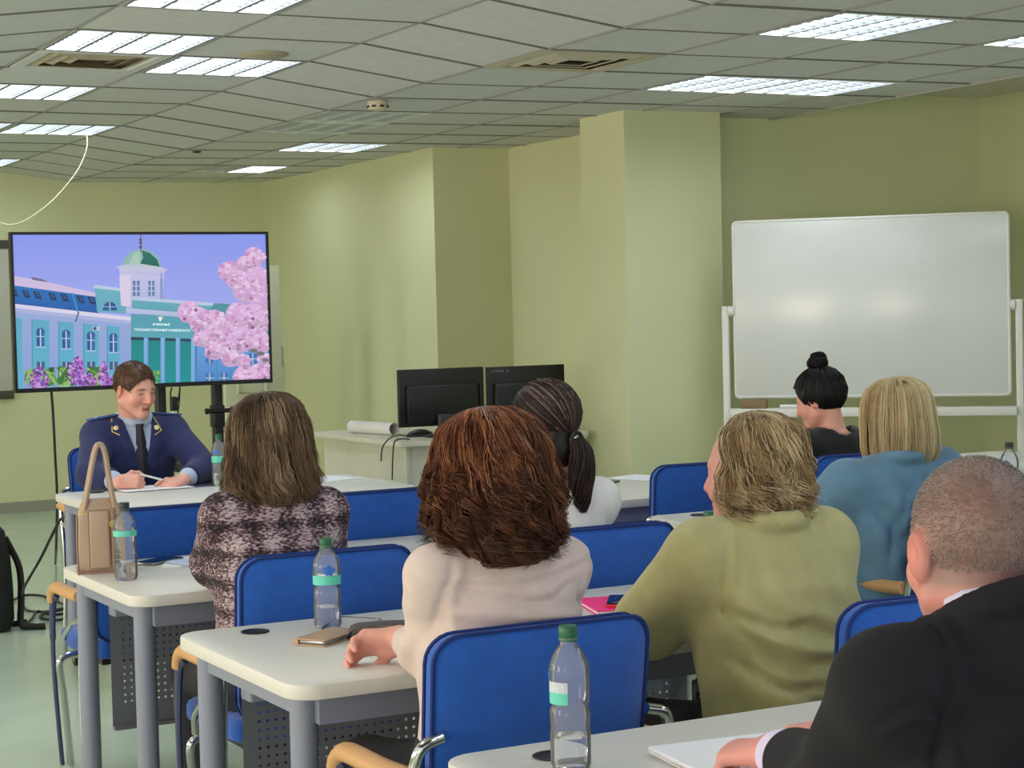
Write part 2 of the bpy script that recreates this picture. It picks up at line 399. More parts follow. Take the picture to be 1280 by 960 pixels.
def perforated(w, z0, z1, px0, px1, py0, py1, step=.0205, hole=.0062):
    """a sheet with square holes in the field px0..px1, py0..py1"""
    nx = int((px1 - px0) / step); ny = int((py1 - py0) / step)
    xs = [-w / 2] + [v for k in range(nx) for v in (px0 + k * step + (step - hole) / 2, px0 + k * step + (step + hole) / 2)] + [w / 2]
    zs = [z0] + [v for k in range(ny) for v in (py0 + k * step + (step - hole) / 2, py0 + k * step + (step + hole) / 2)] + [z1]
    V = [(x, 0, z) for z in zs for x in xs]; n = len(xs); Q = []
    for j in range(len(zs) - 1):
        for i in range(n - 1):
            if i % 2 == 1 and j % 2 == 1: continue
            Q.append((j * n + i, j * n + i + 1, (j + 1) * n + i + 1, (j + 1) * n + i))
    return V, Q
TABLES = {}
def make_table(name, w=1.40, d=0.77, label='', hole=True, casters=False):
    t = empty(name, (0, 0, 0), 0, label, 'table', 'white desks with grey legs')
    MB().rbox(-w / 2, w / 2, -d / 2, d / 2, ZT - .032, ZT, .004, 6, .065).build('tabletop', M_top, t)
    for sx in (-1, 1):
        for sy in (-1, 1):
            x, y = sx * (w / 2 - .056), sy * (d / 2 - .095)
            l = MB().tube([(x, y, 0.0 if not casters else .075), (x, y, ZT - .032)], .029, 20).build('leg', M_leg, t)
            if casters:
                c = MB(); R = Matrix.Translation((x, y, .03)) @ Matrix.Rotation(PI / 2, 4, 'Y')
                c.lathe([(.012, -.012), (.029, -.012), (.031, -.006), (.031, .006), (.029, .012), (.012, .012)], 18, R)
                c.build('caster', M_black, l)
                MB().lathe([(.013, -.0135), (.013, .0135)], 12, R).build('caster_hub', M_chrome, l)
    for sy in (-1, 1): MB().box(-w / 2 + .07, w / 2 - .07, sy * (d / 2 - .06) - .015, sy * (d / 2 - .06) + .015, ZT - .092, ZT - .033).build('rail', M_leg, t, smooth=False)
    for sx in (-1, 1):
        x = sx * (w / 2 - .056); MB().box(x - .014, x + .014, -d / 2 + .07, d / 2 - .07, ZT - .078, ZT - .033).build('side_rail', M_leg, t, smooth=False)
    V, Q = perforated(w - .19, .27, .655, -(w - .19) / 2 + .03, (w - .19) / 2 - .03, .33, .60)
    p = MB().add(V, Q).build('modesty_panel', M_panel, t, smooth=False); p.location = (0, .19, 0)
    fl = MB().box(-(w - .19) / 2, (w - .19) / 2, .165, .192, .262, .272).box(-(w - .19) / 2, (w - .19) / 2, .165, .192, .645, .66).build('panel_flange', M_panel, t, smooth=False)
    MB().rbox(-w / 2 + .09, -w / 2 + .30, .12, .185, ZT - .13, ZT - .04, .004).build('cable_tray', M_leg, t)
    if hole:
        MB().lathe([(.024, .0012), (.032, .0012), (.034, .0028), (.032, .004), (.027, .0035), (.025, -.002), (.008, -.003)], 26).build('grommet', M_black, t, loc=(-w / 2 + .165, d / 2 - .105, ZT))
    return t
TABLE_AT = [  # name, left x, near y, label
 ('desk', 1.315, 2.762 - .77, 'nearest white desk under the tall water bottle at the bottom of the photo'),
 ('desk', 1.335, 3.442, 'white desk with the brown phone case, glasses and pink notebook'),
 ('desk', 1.425, 4.825, 'white desk carrying the beige handbag'),
 ('desk', 2.02, 7.20, 'white desk at which the man in blue uniform sits'),
 ('desk', 3.50, 6.10, 'white desk beyond the woman with the ponytail, holding a dark phone'),
 ('desk', 3.495, 4.80, 'white desk with the black-capped bottle, its corner showing left of the olive cardigan'),
 ('desk', 4.95, 6.10, 'white desk at far right, right under the whiteboard, hidden by the bald man head'),
]
proto = None
for k, (n, x, y, lab) in enumerate(TABLE_AT):
    if k == 3: t = make_table(n, 1.37, .80, lab, casters=True); t.location = (x + .685, y + .40, 0); t.rotation_euler = (0, 0, 0); continue
    if proto is None: t = proto = make_table(n, 1.40, .77, lab)
    else: t = copy_tree(proto)
    t['label'] = lab; t.location = (x + .7, y + .385, 0)

# ------------------------------------------------------------------ chairs
def make_chair():
    t = empty('conference_chair', (0, 0, 0), 0, 'x', 'chair', 'blue chairs with beech arms')
    # backrest: padded slab with rounded corners, slightly hollow towards the sitter, leaning back
    w, z0, z1, th, rc = .232, .47, .885, .048, .055
    def outline(ins):
        o = []
        for cx, cz, a0 in ((w - rc, z1 - rc, 0), (-w + rc, z1 - rc, 90), (-w + rc, z0 + rc, 180), (w - rc, z0 + rc, 270)):
            for i in range(7):
                a = math.radians(a0 + 90 * i / 6); o.append((cx + (rc - ins) * math.cos(a), cz + (rc - ins) * math.sin(a)))
        return o
    def bend(x, y, z):
        zz = (z - z0) / (z1 - z0)
        return (x * (1 - .03 * (1 - zz)), -.205 + y - .055 * zz + .028 * (x / w) ** 2, z)
    b = MB(); rings = []
    lay = [(.13, th * .56), (.06, th * .53), (.018, th * .47), (.003, th * .30), (0, 0), (.003, -th * .30), (.018, -th * .47), (.06, -th * .53), (.13, -th * .56)]
    vs = []; m = len(outline(0))
    for ins, y in lay:
        for x, z in outline(0):
            cx, cz = 0, (z0 + z1) / 2
            f = 1 - ins / .235; fz = 1 - ins / ((z1 - z0) / 2)
            vs.append(bend(x * f, y, cz + (z - cz) * fz))
    fs = []
    for k in range(len(lay) - 1):
        for i in range(m): fs.append((k * m + i, (k + 1) * m + i, (k + 1) * m + (i + 1) % m, k * m + (i + 1) % m))
    fs += [tuple(range(m)), tuple(range((len(lay)) * m - 1, (len(lay) - 1) * m - 1, -1))]
    back = b.add(vs, fs).build('backrest', M_blue, t)
    for y in (th * .36, -th * .36):
        MB().tube([bend(x, y, z) for x, z in outline(.001)], .0042, 6, closed=True).build('piping', M_pipe, back)
    s = MB().rbox(-.235, .235, -.20, .245, .415, .475, .018, 5, .06)
    s.v = [(x, y, z + (.012 * (1 - (x / .235) ** 2) if z > .445 else 0) - (.02 * max(0, (y - .1) / .145) ** 2)) for x, y, z in s.v]
    s.build('seat', M_blue, t)
    MB().box(-.20, .20, -.17, .2, .395, .414).build('seat_pan', M_black, t, smooth=False)
    for sx in (-1, 1):
        x = sx * .274
        # front leg raking, rear upright running up beside the backrest
        MB().tube(bez([(x * .70, .03, .402), (x * .92, .0, .408), (x * 1.04, -.01, .402), (x * 1.07, -.005, .375), (x * .97, .06, .27), (x * .80, .19, .06), (x * .755, .225, .006)], 5), .0115, 10).build('leg', M_chrome, t)
        MB().tube(bez([(x, -.235, .006), (x, -.20, .22), (x, -.205, .45), (x, -.228, .60), (x * .985, -.246, .665), (x * .93, -.252, .69), (x * .8, -.25, .70)], 5), .0115, 10).build('leg', M_chrome, t)
        MB().tube(bez([(x, -.215, .545), (x, -.12, .53), (x, .0, .47), (x * .94, .06, .405)], 4), .009, 8).build('brace', M_chrome, t)
        MB().tube(bez([(x, .075, .603), (x, .115, .58), (x, .135, .53), (x, .145, .46), (x * .99, .155, .36), (x * .93, .195, .2), (x * .84, .25, .004)], 6), [.021] * 12 + [.019] * 8 + [.0145] * 17, 10, flat=.5).build('arm_support', M_bluemet, t)
        MB().tube(bez([(x, -.225, .626), (x, -.1, .620), (x, .02, .620), (x, .075, .616), (x, .11, .594), (x, .124, .568)], 5), [.020] * 16 + [.0195, .019, .0185, .018, .018, .0175, .017, .017, .0165, .016], 12, flat=1.25).build('armrest', M_beech, t)
    MB().tube([(-.235, .05, .40), (.235, .05, .40)], .0105, 10).build('cross_bar', M_chrome, t)
    return t
CH = make_chair()
CHAIR_AT = [  # x, y of the backrest's rear face, yaw, label
 (1.675, 3.01, 0, 'blue chair behind the tall bottle, on which the curly-haired woman sits'),
 (2.485, 2.83, -.06, 'blue chair partly hidden by the man in the dark suit'),
 (1.765, 4.27, 0, 'blue chair on which the woman in the plaid jacket sits'),
 (2.56, 4.27, 0, 'blue chair on which the woman with the ponytail sits'),
 (1.785, 5.63, 0, 'empty blue chair behind the beige handbag, nearest the left edge'),
 (2.50, 5.63, 0, 'empty blue chair showing between the plaid jacket and the curly hair'),
 (3.925, 5.77, -.1, 'tall empty blue chair beside the olive cardigan woman'),
 (4.60, 5.70, -.05, 'blue chair on which the woman with the black bun sits'),
 (3.86, 4.24, 0, 'chair with a beech arm under the woman in the blue jacket'),
 (2.47, 8.58, PI, 'blue chair on which the man in uniform sits'),
 (1.80, 1.58, 0, 'chair under the bald man in the dark suit'),
 (4.70, 8.55, .2, 'blue chair pushed to the computer desk, mostly behind the curly hair'),
]
for k, (x, y, rz, lab) in enumerate(CHAIR_AT):
    c = CH if k == 0 else copy_tree(CH)
    off = Vector((0, .265, 0)); off.rotate(Matrix.Rotation(rz, 3, 'Z'))
    c.location = (x + off.x, y + off.y, 0); c.rotation_euler = (0, 0, rz); c['label'] = lab

# ------------------------------------------------------------------ big screen on its stand
TVY = 9.50
def on_tv(px, py, off=0.0):
    p = at(px, py, y=TVY); return Vector((p.x, TVY - off, p.z))
tv0 = at(15.5, 290, y=TVY); tv1 = at(341, 482, y=TVY)
X0, X1, Z1, Z0 = tv0.x, tv1.x + .005, 1.932, 1.118
tv = empty('television', ((X0 + X1) / 2, TVY, Z0), 0, 'large black-framed television showing a turquoise building and pink blossom', 'television')
def P(mb, name, m, par=tv, **k):
    mb.v = [(x - tv.location.x, y - tv.location.y, z - tv.location.z) for x, y, z in mb.v]; return mb.build(name, m, par, **k)
M_bez = mat('screen_bezel', (14, 14, 18), 0.35)
bz = MB(); e = .014
bz.box(X0, X1, TVY - .012, TVY + .03, Z0, Z0 + .022); bz.box(X0, X1, TVY - .012, TVY + .03, Z1 - e, Z1); bz.box(X0, X0 + e, TVY - .012, TVY + .03, Z0 + .022, Z1 - e); bz.box(X1 - e, X1, TVY - .012, TVY + .03, Z0 + .022, Z1 - e)
P(bz, 'bezel', M_bez, smooth=False)
P(MB().rbox(X0 + .02, X1 - .02, TVY + .028, TVY + .06, Z0 + .03, Z1 - .03, .005), 'rear_shell', M_black)
def screen_material():
    m = bpy.data.materials.new('screen_picture'); m.use_nodes = True; nt = m.node_tree; b = nt.nodes['Principled BSDF']
    a = nt.nodes.new('ShaderNodeAttribute'); a.attribute_name = 'col'
    b.inputs['Base Color'].default_value = (.01, .01, .01, 1); b.inputs['Roughness'].default_value = .5
    nt.links.new(a.outputs['Color'], b.inputs['Emission Color']); b.inputs['Emission Strength'].default_value = SCREEN
    return m
SCREEN = 0.88
M_scr = screen_material()
class Pic:
    """the picture on the screen: flat shapes, each a hair in front of the one before"""
    def __init__(s): s.mb = MB(); s.k = 0
    def poly(s, pts, c, c2=None):
        s.k += 1; off = .001 + s.k * .000012
        n = len(pts); ys = [p[1] for p in pts]; a, b = min(ys), max(ys)
        vs = []; cs = []
        xl, xr, zt, zb = X0 + e, X1 - e, Z1 - e, Z0 + .022
        for x, y in pts:
            v = on_tv(x, y, off); v.x = min(max(v.x, xl), xr); v.z = min(max(v.z, zb), zt); vs.append(v)
            f = (y - a) / (b - a + 1e-6); q = [c[i] * (1 - f) + (c2 or c)[i] * f for i in range(3)]; cs.append(lin(q))
        base = len(s.mb.v); s.mb.add(vs, [tuple(range(n))[::-1]])
        s.mb.c[base:] = cs
    def rect(s, x0, y0, x1, y1, c, c2=None): s.poly([(x0, y0), (x1, y0), (x1, y1), (x0, y1)], c, c2)
    def disc(s, x, y, r, c, c2=None, n=12, ry=None): s.poly([(x + r * math.cos(2 * PI * i / n), y + (ry or r) * math.sin(2 * PI * i / n)) for i in range(n)], c, c2)
pc = Pic(); rr = random.Random(3)
pc.poly([(10, 285), (345, 285), (345, 440), (10, 440)], (142, 158, 246), (178, 184, 248))
pc.rect(10, 430, 345, 490, (150, 170, 225))
# left wing: facade, blue roof, cornice
pc.poly([(10, 380), (168, 400), (168, 490), (10, 490)], (158, 178, 226), (140, 166, 222))
pc.poly([(10, 356), (122, 368), (126, 392), (10, 383)], (34, 118, 196), (28, 92, 170))
pc.poly([(10, 345), (60, 352), (122, 366), (122, 371), (10, 357)], (214, 196, 232))
pc.poly([(42, 346), (56, 349), (64, 353), (44, 350)], (120, 112, 150))
for x in (20, 35, 49, 68, 83, 103, 117): pc.poly([(x - 5, 359 + x * .1), (x + 3, 360 + x * .1), (x + 6, 369 + x * .1), (x - 1, 368 + x * .1)], (22, 48, 92)); pc.poly([(x - 2, 360 + x * .1), (x + 2, 361 + x * .1), (x + 4, 366 + x * .1), (x, 366 + x * .1)], (52, 84, 130))
pc.poly([(10, 380), (174, 397), (174, 402), (10, 385)], (226, 220, 244)); pc.poly([(10, 385), (172, 402), (172, 406), (10, 390)], (176, 186, 228))
pc.poly([(92, 366), (94, 366), (101, 390), (99, 390)], (60, 150, 210)); pc.poly([(100, 390), (102, 390), (98, 402), (96, 402)], (80, 100, 140))
for x, w in ((24, 12), (53, 22), (85, 19), (116, 19), (144, 16)):
    y = 396 + (x - 20) * .085
    pc.poly([(x - w / 2, y), (x + w / 2, y + 2), (x + w / 2, 490), (x - w / 2, 490)], (96, 176, 204), (98, 182, 210))
    pc.poly([(x - w / 2, y), (x - w / 2 + 1, y), (x - w / 2 + 1, 490), (x - w / 2, 490)], (72, 140, 180))
for x in (53, 85, 116, 144):
    y = 411 + (x - 52) * .075
    pc.disc(x, y + 4, 5.5, (44, 88, 150), n=14); pc.rect(x - 5, y + 3, x + 5, y + 22, (52, 108, 176)); pc.rect(x - 4, y + 4, x - 1, y + 21, (40, 84, 150)); pc.rect(x - .7, y, x + .7, y + 22, (206, 222, 244)); pc.rect(x - 5, y + 9, x + 5, y + 10, (190, 210, 240)); pc.rect(x - 6.5, y + 22, x + 6.5, y + 23.5, (170, 200, 230))
    pc.rect(x - 5, 452, x + 5, 462, (70, 96, 140)); pc.rect(x - .6, 452, x + .6, 462, (200, 210, 235))
pc.rect(118, 408, 127, 413, (196, 206, 224)); pc.disc(121, 410.5, 2.2, (60, 80, 110))
# attic with the arched window
pc.poly([(121, 358), (160, 362), (160, 392), (124, 390)], (112, 182, 204), (106, 174, 196)); pc.poly([(120, 356), (161, 361), (161, 365), (120, 360)], (190, 212, 234))
pc.poly([(131 + 9 + 9 * math.cos(math.radians(a)), 388 + -11 * math.sin(math.radians(a))) for a in range(0, 181, 20)], (30, 90, 150)); pc.rect(139.3, 377, 140.5, 388, (190, 214, 236)); pc.rect(131, 383, 149, 384, (150, 190, 220))
# tower with green dome and gilded spire
pc.poly([(152, 337), (208, 339), (206, 384), (156, 380)], (206, 204, 240), (178, 190, 234)); pc.poly([(152, 345), (166, 343), (166, 384), (154, 382)], (226, 214, 240))
pc.poly([(150, 334), (211, 337), (206, 345), (155, 341)], (214, 206, 238), (188, 192, 230))
dome = [(180 + 24 * math.cos(math.radians(a)), 334 - 22 * math.sin(math.radians(a))) for a in range(0, 181, 15)]
pc.poly(dome, (150, 190, 180), (150, 190, 180)); pc.poly([(180, 313), (190, 316), (199, 324), (203, 334), (177, 332), (182, 322)], (40, 118, 104), (34, 104, 92)); pc.poly([(163, 332), (170, 318), (178, 313), (178, 332)], (176, 206, 190))
pc.rect(178.4, 290, 179.8, 315, (120, 104, 96)); 
for y in (300, 304, 309): pc.disc(179, y, 2, (96, 82, 84), n=8)
for x, w in ((173, 9), (192, 8)):
    pc.rect(x - w / 2, 351, x + w / 2, 370, (110, 132, 180)); pc.rect(x - .6, 351, x + .6, 370, (206, 214, 240)); pc.rect(x - w / 2, 357, x + w / 2, 358, (206, 214, 240)); pc.rect(x - w / 2, 363.5, x + w / 2, 364.5, (206, 214, 240))
pc.poly([(206, 341), (207, 376), (203.5, 376), (203.5, 341)], (150, 166, 214)); pc.poly([(147, 335), (213, 338), (205, 334), (180, 330), (156, 331)], (190, 206, 214), (206, 204, 232)); pc.rect(203, 348, 204.6, 374, (140, 150, 206))
# portico
pc.poly([(166, 392), (345, 400), (345, 425), (166, 425)], (92, 166, 184)); pc.poly([(168, 374), (300, 384), (300, 396), (168, 388)], (104, 176, 194), (98, 168, 186)); pc.poly([(160, 385), (300, 396), (300, 402), (160, 391)], (196, 204, 236), (170, 186, 224))
pc.poly([(168, 371), (300, 381), (300, 385), (168, 375)], (196, 208, 236))
pc.poly([(270, 379), (290, 380), (290, 392), (262, 392)], (84, 152, 168))
pc.poly([(166, 398), (250, 402), (250, 424), (166, 421)], (88, 164, 182), (96, 172, 190))
pc.poly([(166, 421), (345, 426), (345, 490), (166, 490)], (26, 138, 140), (20, 150, 152)); pc.poly([(166, 421), (250, 424), (250, 427), (166, 425)], (38, 66, 84))
for x in (185, 206, 225, 244, 258): pc.poly([(x - 3, 422), (x + 3, 422), (x + 3, 490), (x - 3, 490)], (134, 186, 232), (126, 176, 232)); pc.rect(x + 1.6, 422, x + 3, 490, (86, 136, 196))
pc.rect(248, 425, 345, 490, (112, 168, 226), (84, 140, 210))
for x, y in ((264, 440), (264, 466), (282, 466), (318, 442), (300, 466)): pc.rect(x - 5, y, x + 5, y + 14, (70, 120, 180)); pc.rect(x - .6, y, x + .6, y + 14, (200, 216, 240)); pc.rect(x - 5, y + 6, x + 5, y + 7, (200, 216, 240))
pc.rect(272, 425, 274, 490, (70, 150, 190)); pc.rect(290, 425, 292, 490, (70, 150, 190))
pc.rect(201, 397, 205, 400, (236, 238, 240)); pc.poly([(200, 396), (206, 396), (204.5, 400), (202.5, 402), (201, 400)], (244, 240, 232))
# blossom: many soft overlapping petals of the pink tree, and lilac with leaves at the foot
cl = [(320, 322, 13), (308, 330, 10), (288, 340, 13), (298, 350, 13), (325, 350, 17), (310, 362, 17), (330, 372, 16), (238, 390, 14), (252, 396, 12), (250, 405, 11), (270, 402, 15), (285, 412, 16), (300, 394, 16), (318, 396, 17), (332, 400, 14), (262, 420, 15), (280, 432, 15), (300, 425, 17), (318, 420, 17), (330, 428, 13), (270, 438, 12), (290, 447, 12), (306, 452, 9), (252, 424, 9), (326, 470, 16), (308, 472, 15), (338, 466, 13), (332, 448, 7)]
tints = [(232, 194, 232), (226, 180, 224), (236, 206, 238), (214, 160, 210), (230, 188, 230), (204, 150, 198), (240, 214, 242), (234, 200, 236)]
for x, y, r in cl: pc.disc(x, y, r, (230, 188, 230), (214, 164, 214), n=16)
for k in range(1100):
    x, y, r = rr.choice(cl); a = rr.uniform(0, 2 * PI); d = r * math.sqrt(rr.random()) * .95; q = rr.uniform(1.0, 3.6)
    c = rr.choice(tints); f = 1 - .12 * (d * math.sin(a) > r * .3); pc.disc(x + d * math.cos(a), y + d * math.sin(a), q, tuple(v * f for v in c), n=9, ry=q * rr.uniform(.6, 1))
for k in range(9):
    x, y, r = rr.choice(cl[4:]); pc.disc(x + rr.uniform(-r, r) * .7, y + rr.uniform(-r, r) * .7, rr.uniform(1.2, 2.6), (150, 96, 150), n=7)
for x, y, r in ((326, 442, 6), (318, 438, 5), (333, 450, 5)): pc.disc(x, y, r, (120, 120, 120), n=8, ry=r * .5)
lil = [(50, 474, 12, 15), (97, 464, 11, 18), (110, 476, 11, 10), (131, 470, 8, 17), (140, 480, 6, 6)]
for k in range(150):
    x0 = rr.choice((40, 78, 82, 88, 118, 122, 62)); pc.poly([(x0 + rr.uniform(-10, 10), rr.uniform(457, 486)) for _ in range(3)], rr.choice([(60, 120, 52), (104, 160, 74), (40, 88, 48), (148, 190, 108), (182, 208, 150)]))
for x, y, a, b in lil:
    for k in range(int(a * b * .75)):
        t_ = rr.uniform(0, 2 * PI); d = math.sqrt(rr.random()); yy = y + d * b * math.sin(t_); xx = x + d * a * math.cos(t_) * (1 - .35 * max(0, (y - yy) / b))
        pc.disc(xx, yy, rr.uniform(1.0, 2.2), rr.choice([(166, 92, 196), (188, 120, 214), (134, 66, 164), (212, 160, 230), (112, 50, 140)]), n=6)
for k in range(24): pc.disc(196 + rr.uniform(-5, 5), 472 + rr.uniform(-8, 8), rr.uniform(1, 2.2), rr.choice([(80, 150, 70), (190, 210, 120), (110, 170, 90)]), n=6)
pic = P(pc.mb, 'screen', M_scr, smooth=False)
M_lett = mat('screen_lettering', (232, 240, 240), .5, emit=.8)
for body, px, py, sz in (('АГРАРНЫЙ', 203, 407, .017), ('ГОСУДАРСТВЕННЫЙ УНИВЕРСИТЕТ', 205, 414, .017)):
    q = on_tv(px, py, .0145)
    text_mesh('screen_lettering', body, sz, M_lett, pic, Matrix.Translation(q - tv.location) @ Matrix.Rotation(math.radians(2.6), 4, 'Y') @ Matrix.Rotation(PI / 2, 4, 'X'))

M_stand = mat('stand_black', (24, 24, 26), 0.4)
st = empty('television_stand', ((X0 + X1) / 2, TVY + .1, 0), 0, 'black two-post stand carrying the television behind the uniformed man', 'stand')
for px in (202, 273):
    x = at(px, 500, y=TVY + .1).x - st.location.x
    po = MB().rbox(x - .025, x + .025, -.03, .03, .06, 1.80, .004).build('post', M_stand, st)
    if px == 273:
        kz = at(273, 513, y=TVY + .1).z
        MB().tube([(x - .075, -.05, kz), (x + .075, -.05, kz)], .012, 10).lathe([(.010, -.012), (.022, -.012), (.022, .012), (.010, .012)], 14, Matrix.Translation((x + .075, -.05, kz)) @ Matrix.Rotation(PI / 2, 4, 'Y')).lathe([(.010, -.008), (.016, -.008), (.016, .008), (.010, .008)], 14, Matrix.Translation((x - .075, -.05, kz)) @ Matrix.Rotation(PI / 2, 4, 'Y')).build('clamp_knob', M_black, po)
        MB().rbox(x - .033, x + .033, -.038, .038, kz - .09, kz + .03, .006).build('collar', M_stand, po)
    MB().rbox(x - .035, x + .035, -.45, .32, .0, .06, .006).build('foot', M_stand, st)
MB().box(-.45, .45, .03, .06, 1.25, 1.33).box(-.45, .45, .03, .06, 1.65, 1.73).build('bracket', M_stand, st, smooth=False)
p = at(250, 583, y=TVY - .1)
z_ = p.z
MB().rbox(.13, .60, -.30, .10, z_ - .03, z_ + .015, .006).build('shelf', M_stand, st)

def cord(name, pts, r, label, m=None, cat='cable', n=6, seg=6):
    o = MB().tube(bez(pts, seg), r, n).build(name, m or M_black); tag(o, label, cat); return o
cord('power_cable', [at(66, 489, y=9.58), at(68, 520, y=9.58), at(70, 570, y=9.58), at(72, 620, y=9.58), at(71, 660, y=9.58), at(70, 690, y=9.58), at(69, 706, z=.012)], .007, 'black cable falling straight from the screen left of the uniformed man')
cc = cord('adapter_cable', [at(217, 484, y=9.57), at(215, 492, y=9.57), at(217, 500, y=9.57), at(223, 503, y=9.57), at(226, 492, y=9.57), at(227, 482, y=9.57), at(226, 500, y=9.57), at(224, 520, y=9.57), at(222, 560, y=9.57)], .004, 'thin cable with a small black plug hanging under the screen')
q = at(219, 503, y=9.56); MB().rbox(q.x - .02, q.x + .02, 9.545, 9.575, q.z - .045, q.z + .03, .005).build('plug', M_black, cc)
cord('floor_cable', [at(84, 647, y=7.92), at(76, 650, y=8.0), at(66, 668, y=8.1), at(50, 700, y=8.25), at(30, 735, y=8.3), at(27, 752, z=.02), at(34, 765, z=.01), at(60, 766, z=.01), at(84, 762, z=.01)], .0065, 'black cable looping down from the front desk onto the floor')
cord('coiled_cable', [at(-20, 768, z=.01), at(8, 756, z=.01), at(28, 746, z=.01), at(50, 746, z=.01), at(66, 752, z=.01), at(86, 762, z=.01), at(76, 776, z=.01), at(50, 774, z=.01), at(60, 766, z=.012), at(90, 760, z=.01)], .007, 'flat coil of black cord lying on the green floor')
cord('floor_lead', [at(-20, 784, z=.01), at(8, 782, z=.01), at(28, 782, z=.01), at(38, 776, z=.012), at(46, 766, z=.014), at(64, 770, z=.012), at(88, 768, z=.012)], .007, 'black lead running to the left edge across the floor')

# ------------------------------------------------------------------ boards
M_board = mat('enamel_white', (208, 212, 208), 0.2, var=.03, scale=2.5)
M_frame = mat('board_frame', (214, 216, 210), 0.35)
M_cream = mat('cream_panel', (205, 207, 176), 0.6)
pl = Vector(at(918, 388, y=8.60)); pl.z = 0
A = at(916.5, 277, y=8.60); B_ = Vector((0, 0, 0))
def at_height(px, py, z): return at(px, py, z=z)
# the board stands across the corner: both upper corners at one height
zt = 1.945; A = at(916, 277, z=zt); B_ = at(1262, 264, z=zt)
dirv = Vector((B_.x - A.x, B_.y - A.y, 0)); Lb = dirv.length; ang = math.atan2(dirv.y, dirv.x)
zb = .5 * (at(920, 499, y=A.y).z + at(1268, 494, y=B_.y).z)
wb = empty('whiteboard_stand', ((A.x + B_.x) / 2, (A.y + B_.y) / 2, 0), ang, 'large blank whiteboard on a white rolling stand', 'whiteboard')
h2 = Lb / 2
bd = MB().rbox(-h2 + .012, h2 - .012, -.008, .008, zb + .012, zt - .012, .002, rc=.003).build('board', M_board, wb)
fr = MB(); rc = .03; ol = []
for cx, cz, a0 in ((h2 - rc, zt - rc, 0), (-h2 + rc, zt - rc, 90), (-h2 + rc, zb + rc, 180), (h2 - rc, zb + rc, 270)):
    for i in range(6): a = math.radians(a0 + 90 * i / 5); ol.append((cx + (rc - .008) * math.cos(a), -.001, cz + (rc - .008) * math.sin(a)))
fr.tube(ol, .010, 8, closed=True).build('frame', M_frame, wb)
for sx in (-1, 1):
    x = sx * (h2 + .045)
    ztop = 1.47
    l = MB().rbox(x - .02, x + .02, -.02, .02, .06, ztop, .004).build('upright', M_frame, wb)
    MB().lathe([(.012, 0), (.03, 0), (.03, .03), (.012, .03)], 14, Matrix.Translation((x - sx * .02, 0, ztop - .03)) @ Matrix.Rotation(-sx * PI / 2, 4, 'Y')).build('pivot_knob', M_frame, l)
    MB().rbox(x - .025, x + .025, -.32, .32, .06, .10, .005).build('foot', M_frame, wb)
    for sy in (-1, 1):
        MB().lathe([(.008, -.012), (.03, -.012), (.03, .012), (.008, .012)], 14, Matrix.Translation((x, sy * .28, .03)) @ Matrix.Rotation(PI / 2, 4, 'Y')).build('caster', M_black, wb)
zt2 = .5 * (at(912, 512, y=A.y).z + at(1270, 508, y=B_.y).z)
MB().rbox(-h2 - .03, h2 + .03, -.055, .02, zt2 - .045, zt2 + .004, .004).build('tray', M_frame, wb)
tray_p = lambda px: None
Rw = Matrix.Translation(wb.location) @ Matrix.Rotation(ang, 4, 'Z')
def on_tray(f, z): return Rw @ Vector((-h2 + 2 * h2 * f, -.03, z))
q = on_tray(.075, zt2 + .004); o = MB().rbox(-.075, .075, -.025, .022, 0, .05, .006).build('board_eraser', mat('eraser_brown', (132, 112, 84), .8, var=.15, scale=30)); o.location = q; o.rotation_euler = (0, 0, ang); tag(o, 'brown felt eraser on the left end of the whiteboard tray', 'eraser')
for k, (f, c, lab) in enumerate(((.21, (225, 225, 225), 'white capped marker on the whiteboard tray beside the eraser'), (.27, (30, 30, 34), 'dark tipped marker on the whiteboard tray left of the bun hair'))):
    q = on_tray(f, zt2 + .0145); mm = mat('marker_%s' % ('white' if k == 0 else 'dark'), c, .4)
    o = MB().tube([(-.06, 0, 0), (.04, 0, 0)], .010, 10).build('marker', mat('marker_barrel', (228, 228, 226), .4)); o.location = q; o.rotation_euler = (0, 0, ang); tag(o, lab, 'marker', 'markers on the tray')
    MB().tube([(.04, 0, 0), (.066, 0, 0)], .0092, 10).build('cap', mm, o)
# wall board at the left edge, its dark corners
bx = at(17, 400, y=14.5).x; z1_, z0_ = at(14, 306, y=14.5).z, at(14, 494, y=14.5).z
wl = empty('wall_board', (bx - .9, 14.55, z0_), 0, 'white wall board cut by the left edge beside the television', 'whiteboard')
MB().rbox(-.9, .9, -.03, .02, 0, z1_ - z0_, .003).build('board', mat('board_grey_white', (196, 198, 188), .35), wl)
for zz in (0, z1_ - z0_):
    MB().rbox(.72, .905, -.04, .025, zz - .03, zz + .035, .004).build('corner_clip', mat('clip_dark', (70, 72, 62), .5), wl)
# cream door-like panels leaning behind the television
pn = empty('leaning_panel', (0, 0, 0), 0, 'pale cream panel board standing behind the television stand', 'panel')
yb = 11.6
a_, b_ = at(284, 520, y=yb), at(352, 332, y=yb)
MB().rbox(a_.x, b_.x, yb, yb + .03, 0.0, b_.z, .004).build('panel', M_cream, pn)
mo = MB()
for k, (iz0, iz1) in enumerate(((.12, .86), (.98, b_.z - .12))):
    x0, x1 = a_.x + .09, b_.x - .12
    mo.tube([(x0, yb - .002, iz0), (x1, yb - .002, iz0), (x1, yb - .002, iz1), (x0, yb - .002, iz1)], .010, 6, closed=True)
mo.build('moulding', M_cream, pn)
yb2 = 12.2
c_, d_ = at(346, 500, y=yb2), at(358, 408, y=yb2)
o = MB().rbox(c_.x - .25, d_.x, yb2, yb2 + .03, 0, d_.z, .004).build('low_panel', M_cream); tag(o, 'lower cream board edge standing right behind the taller panel', 'panel')
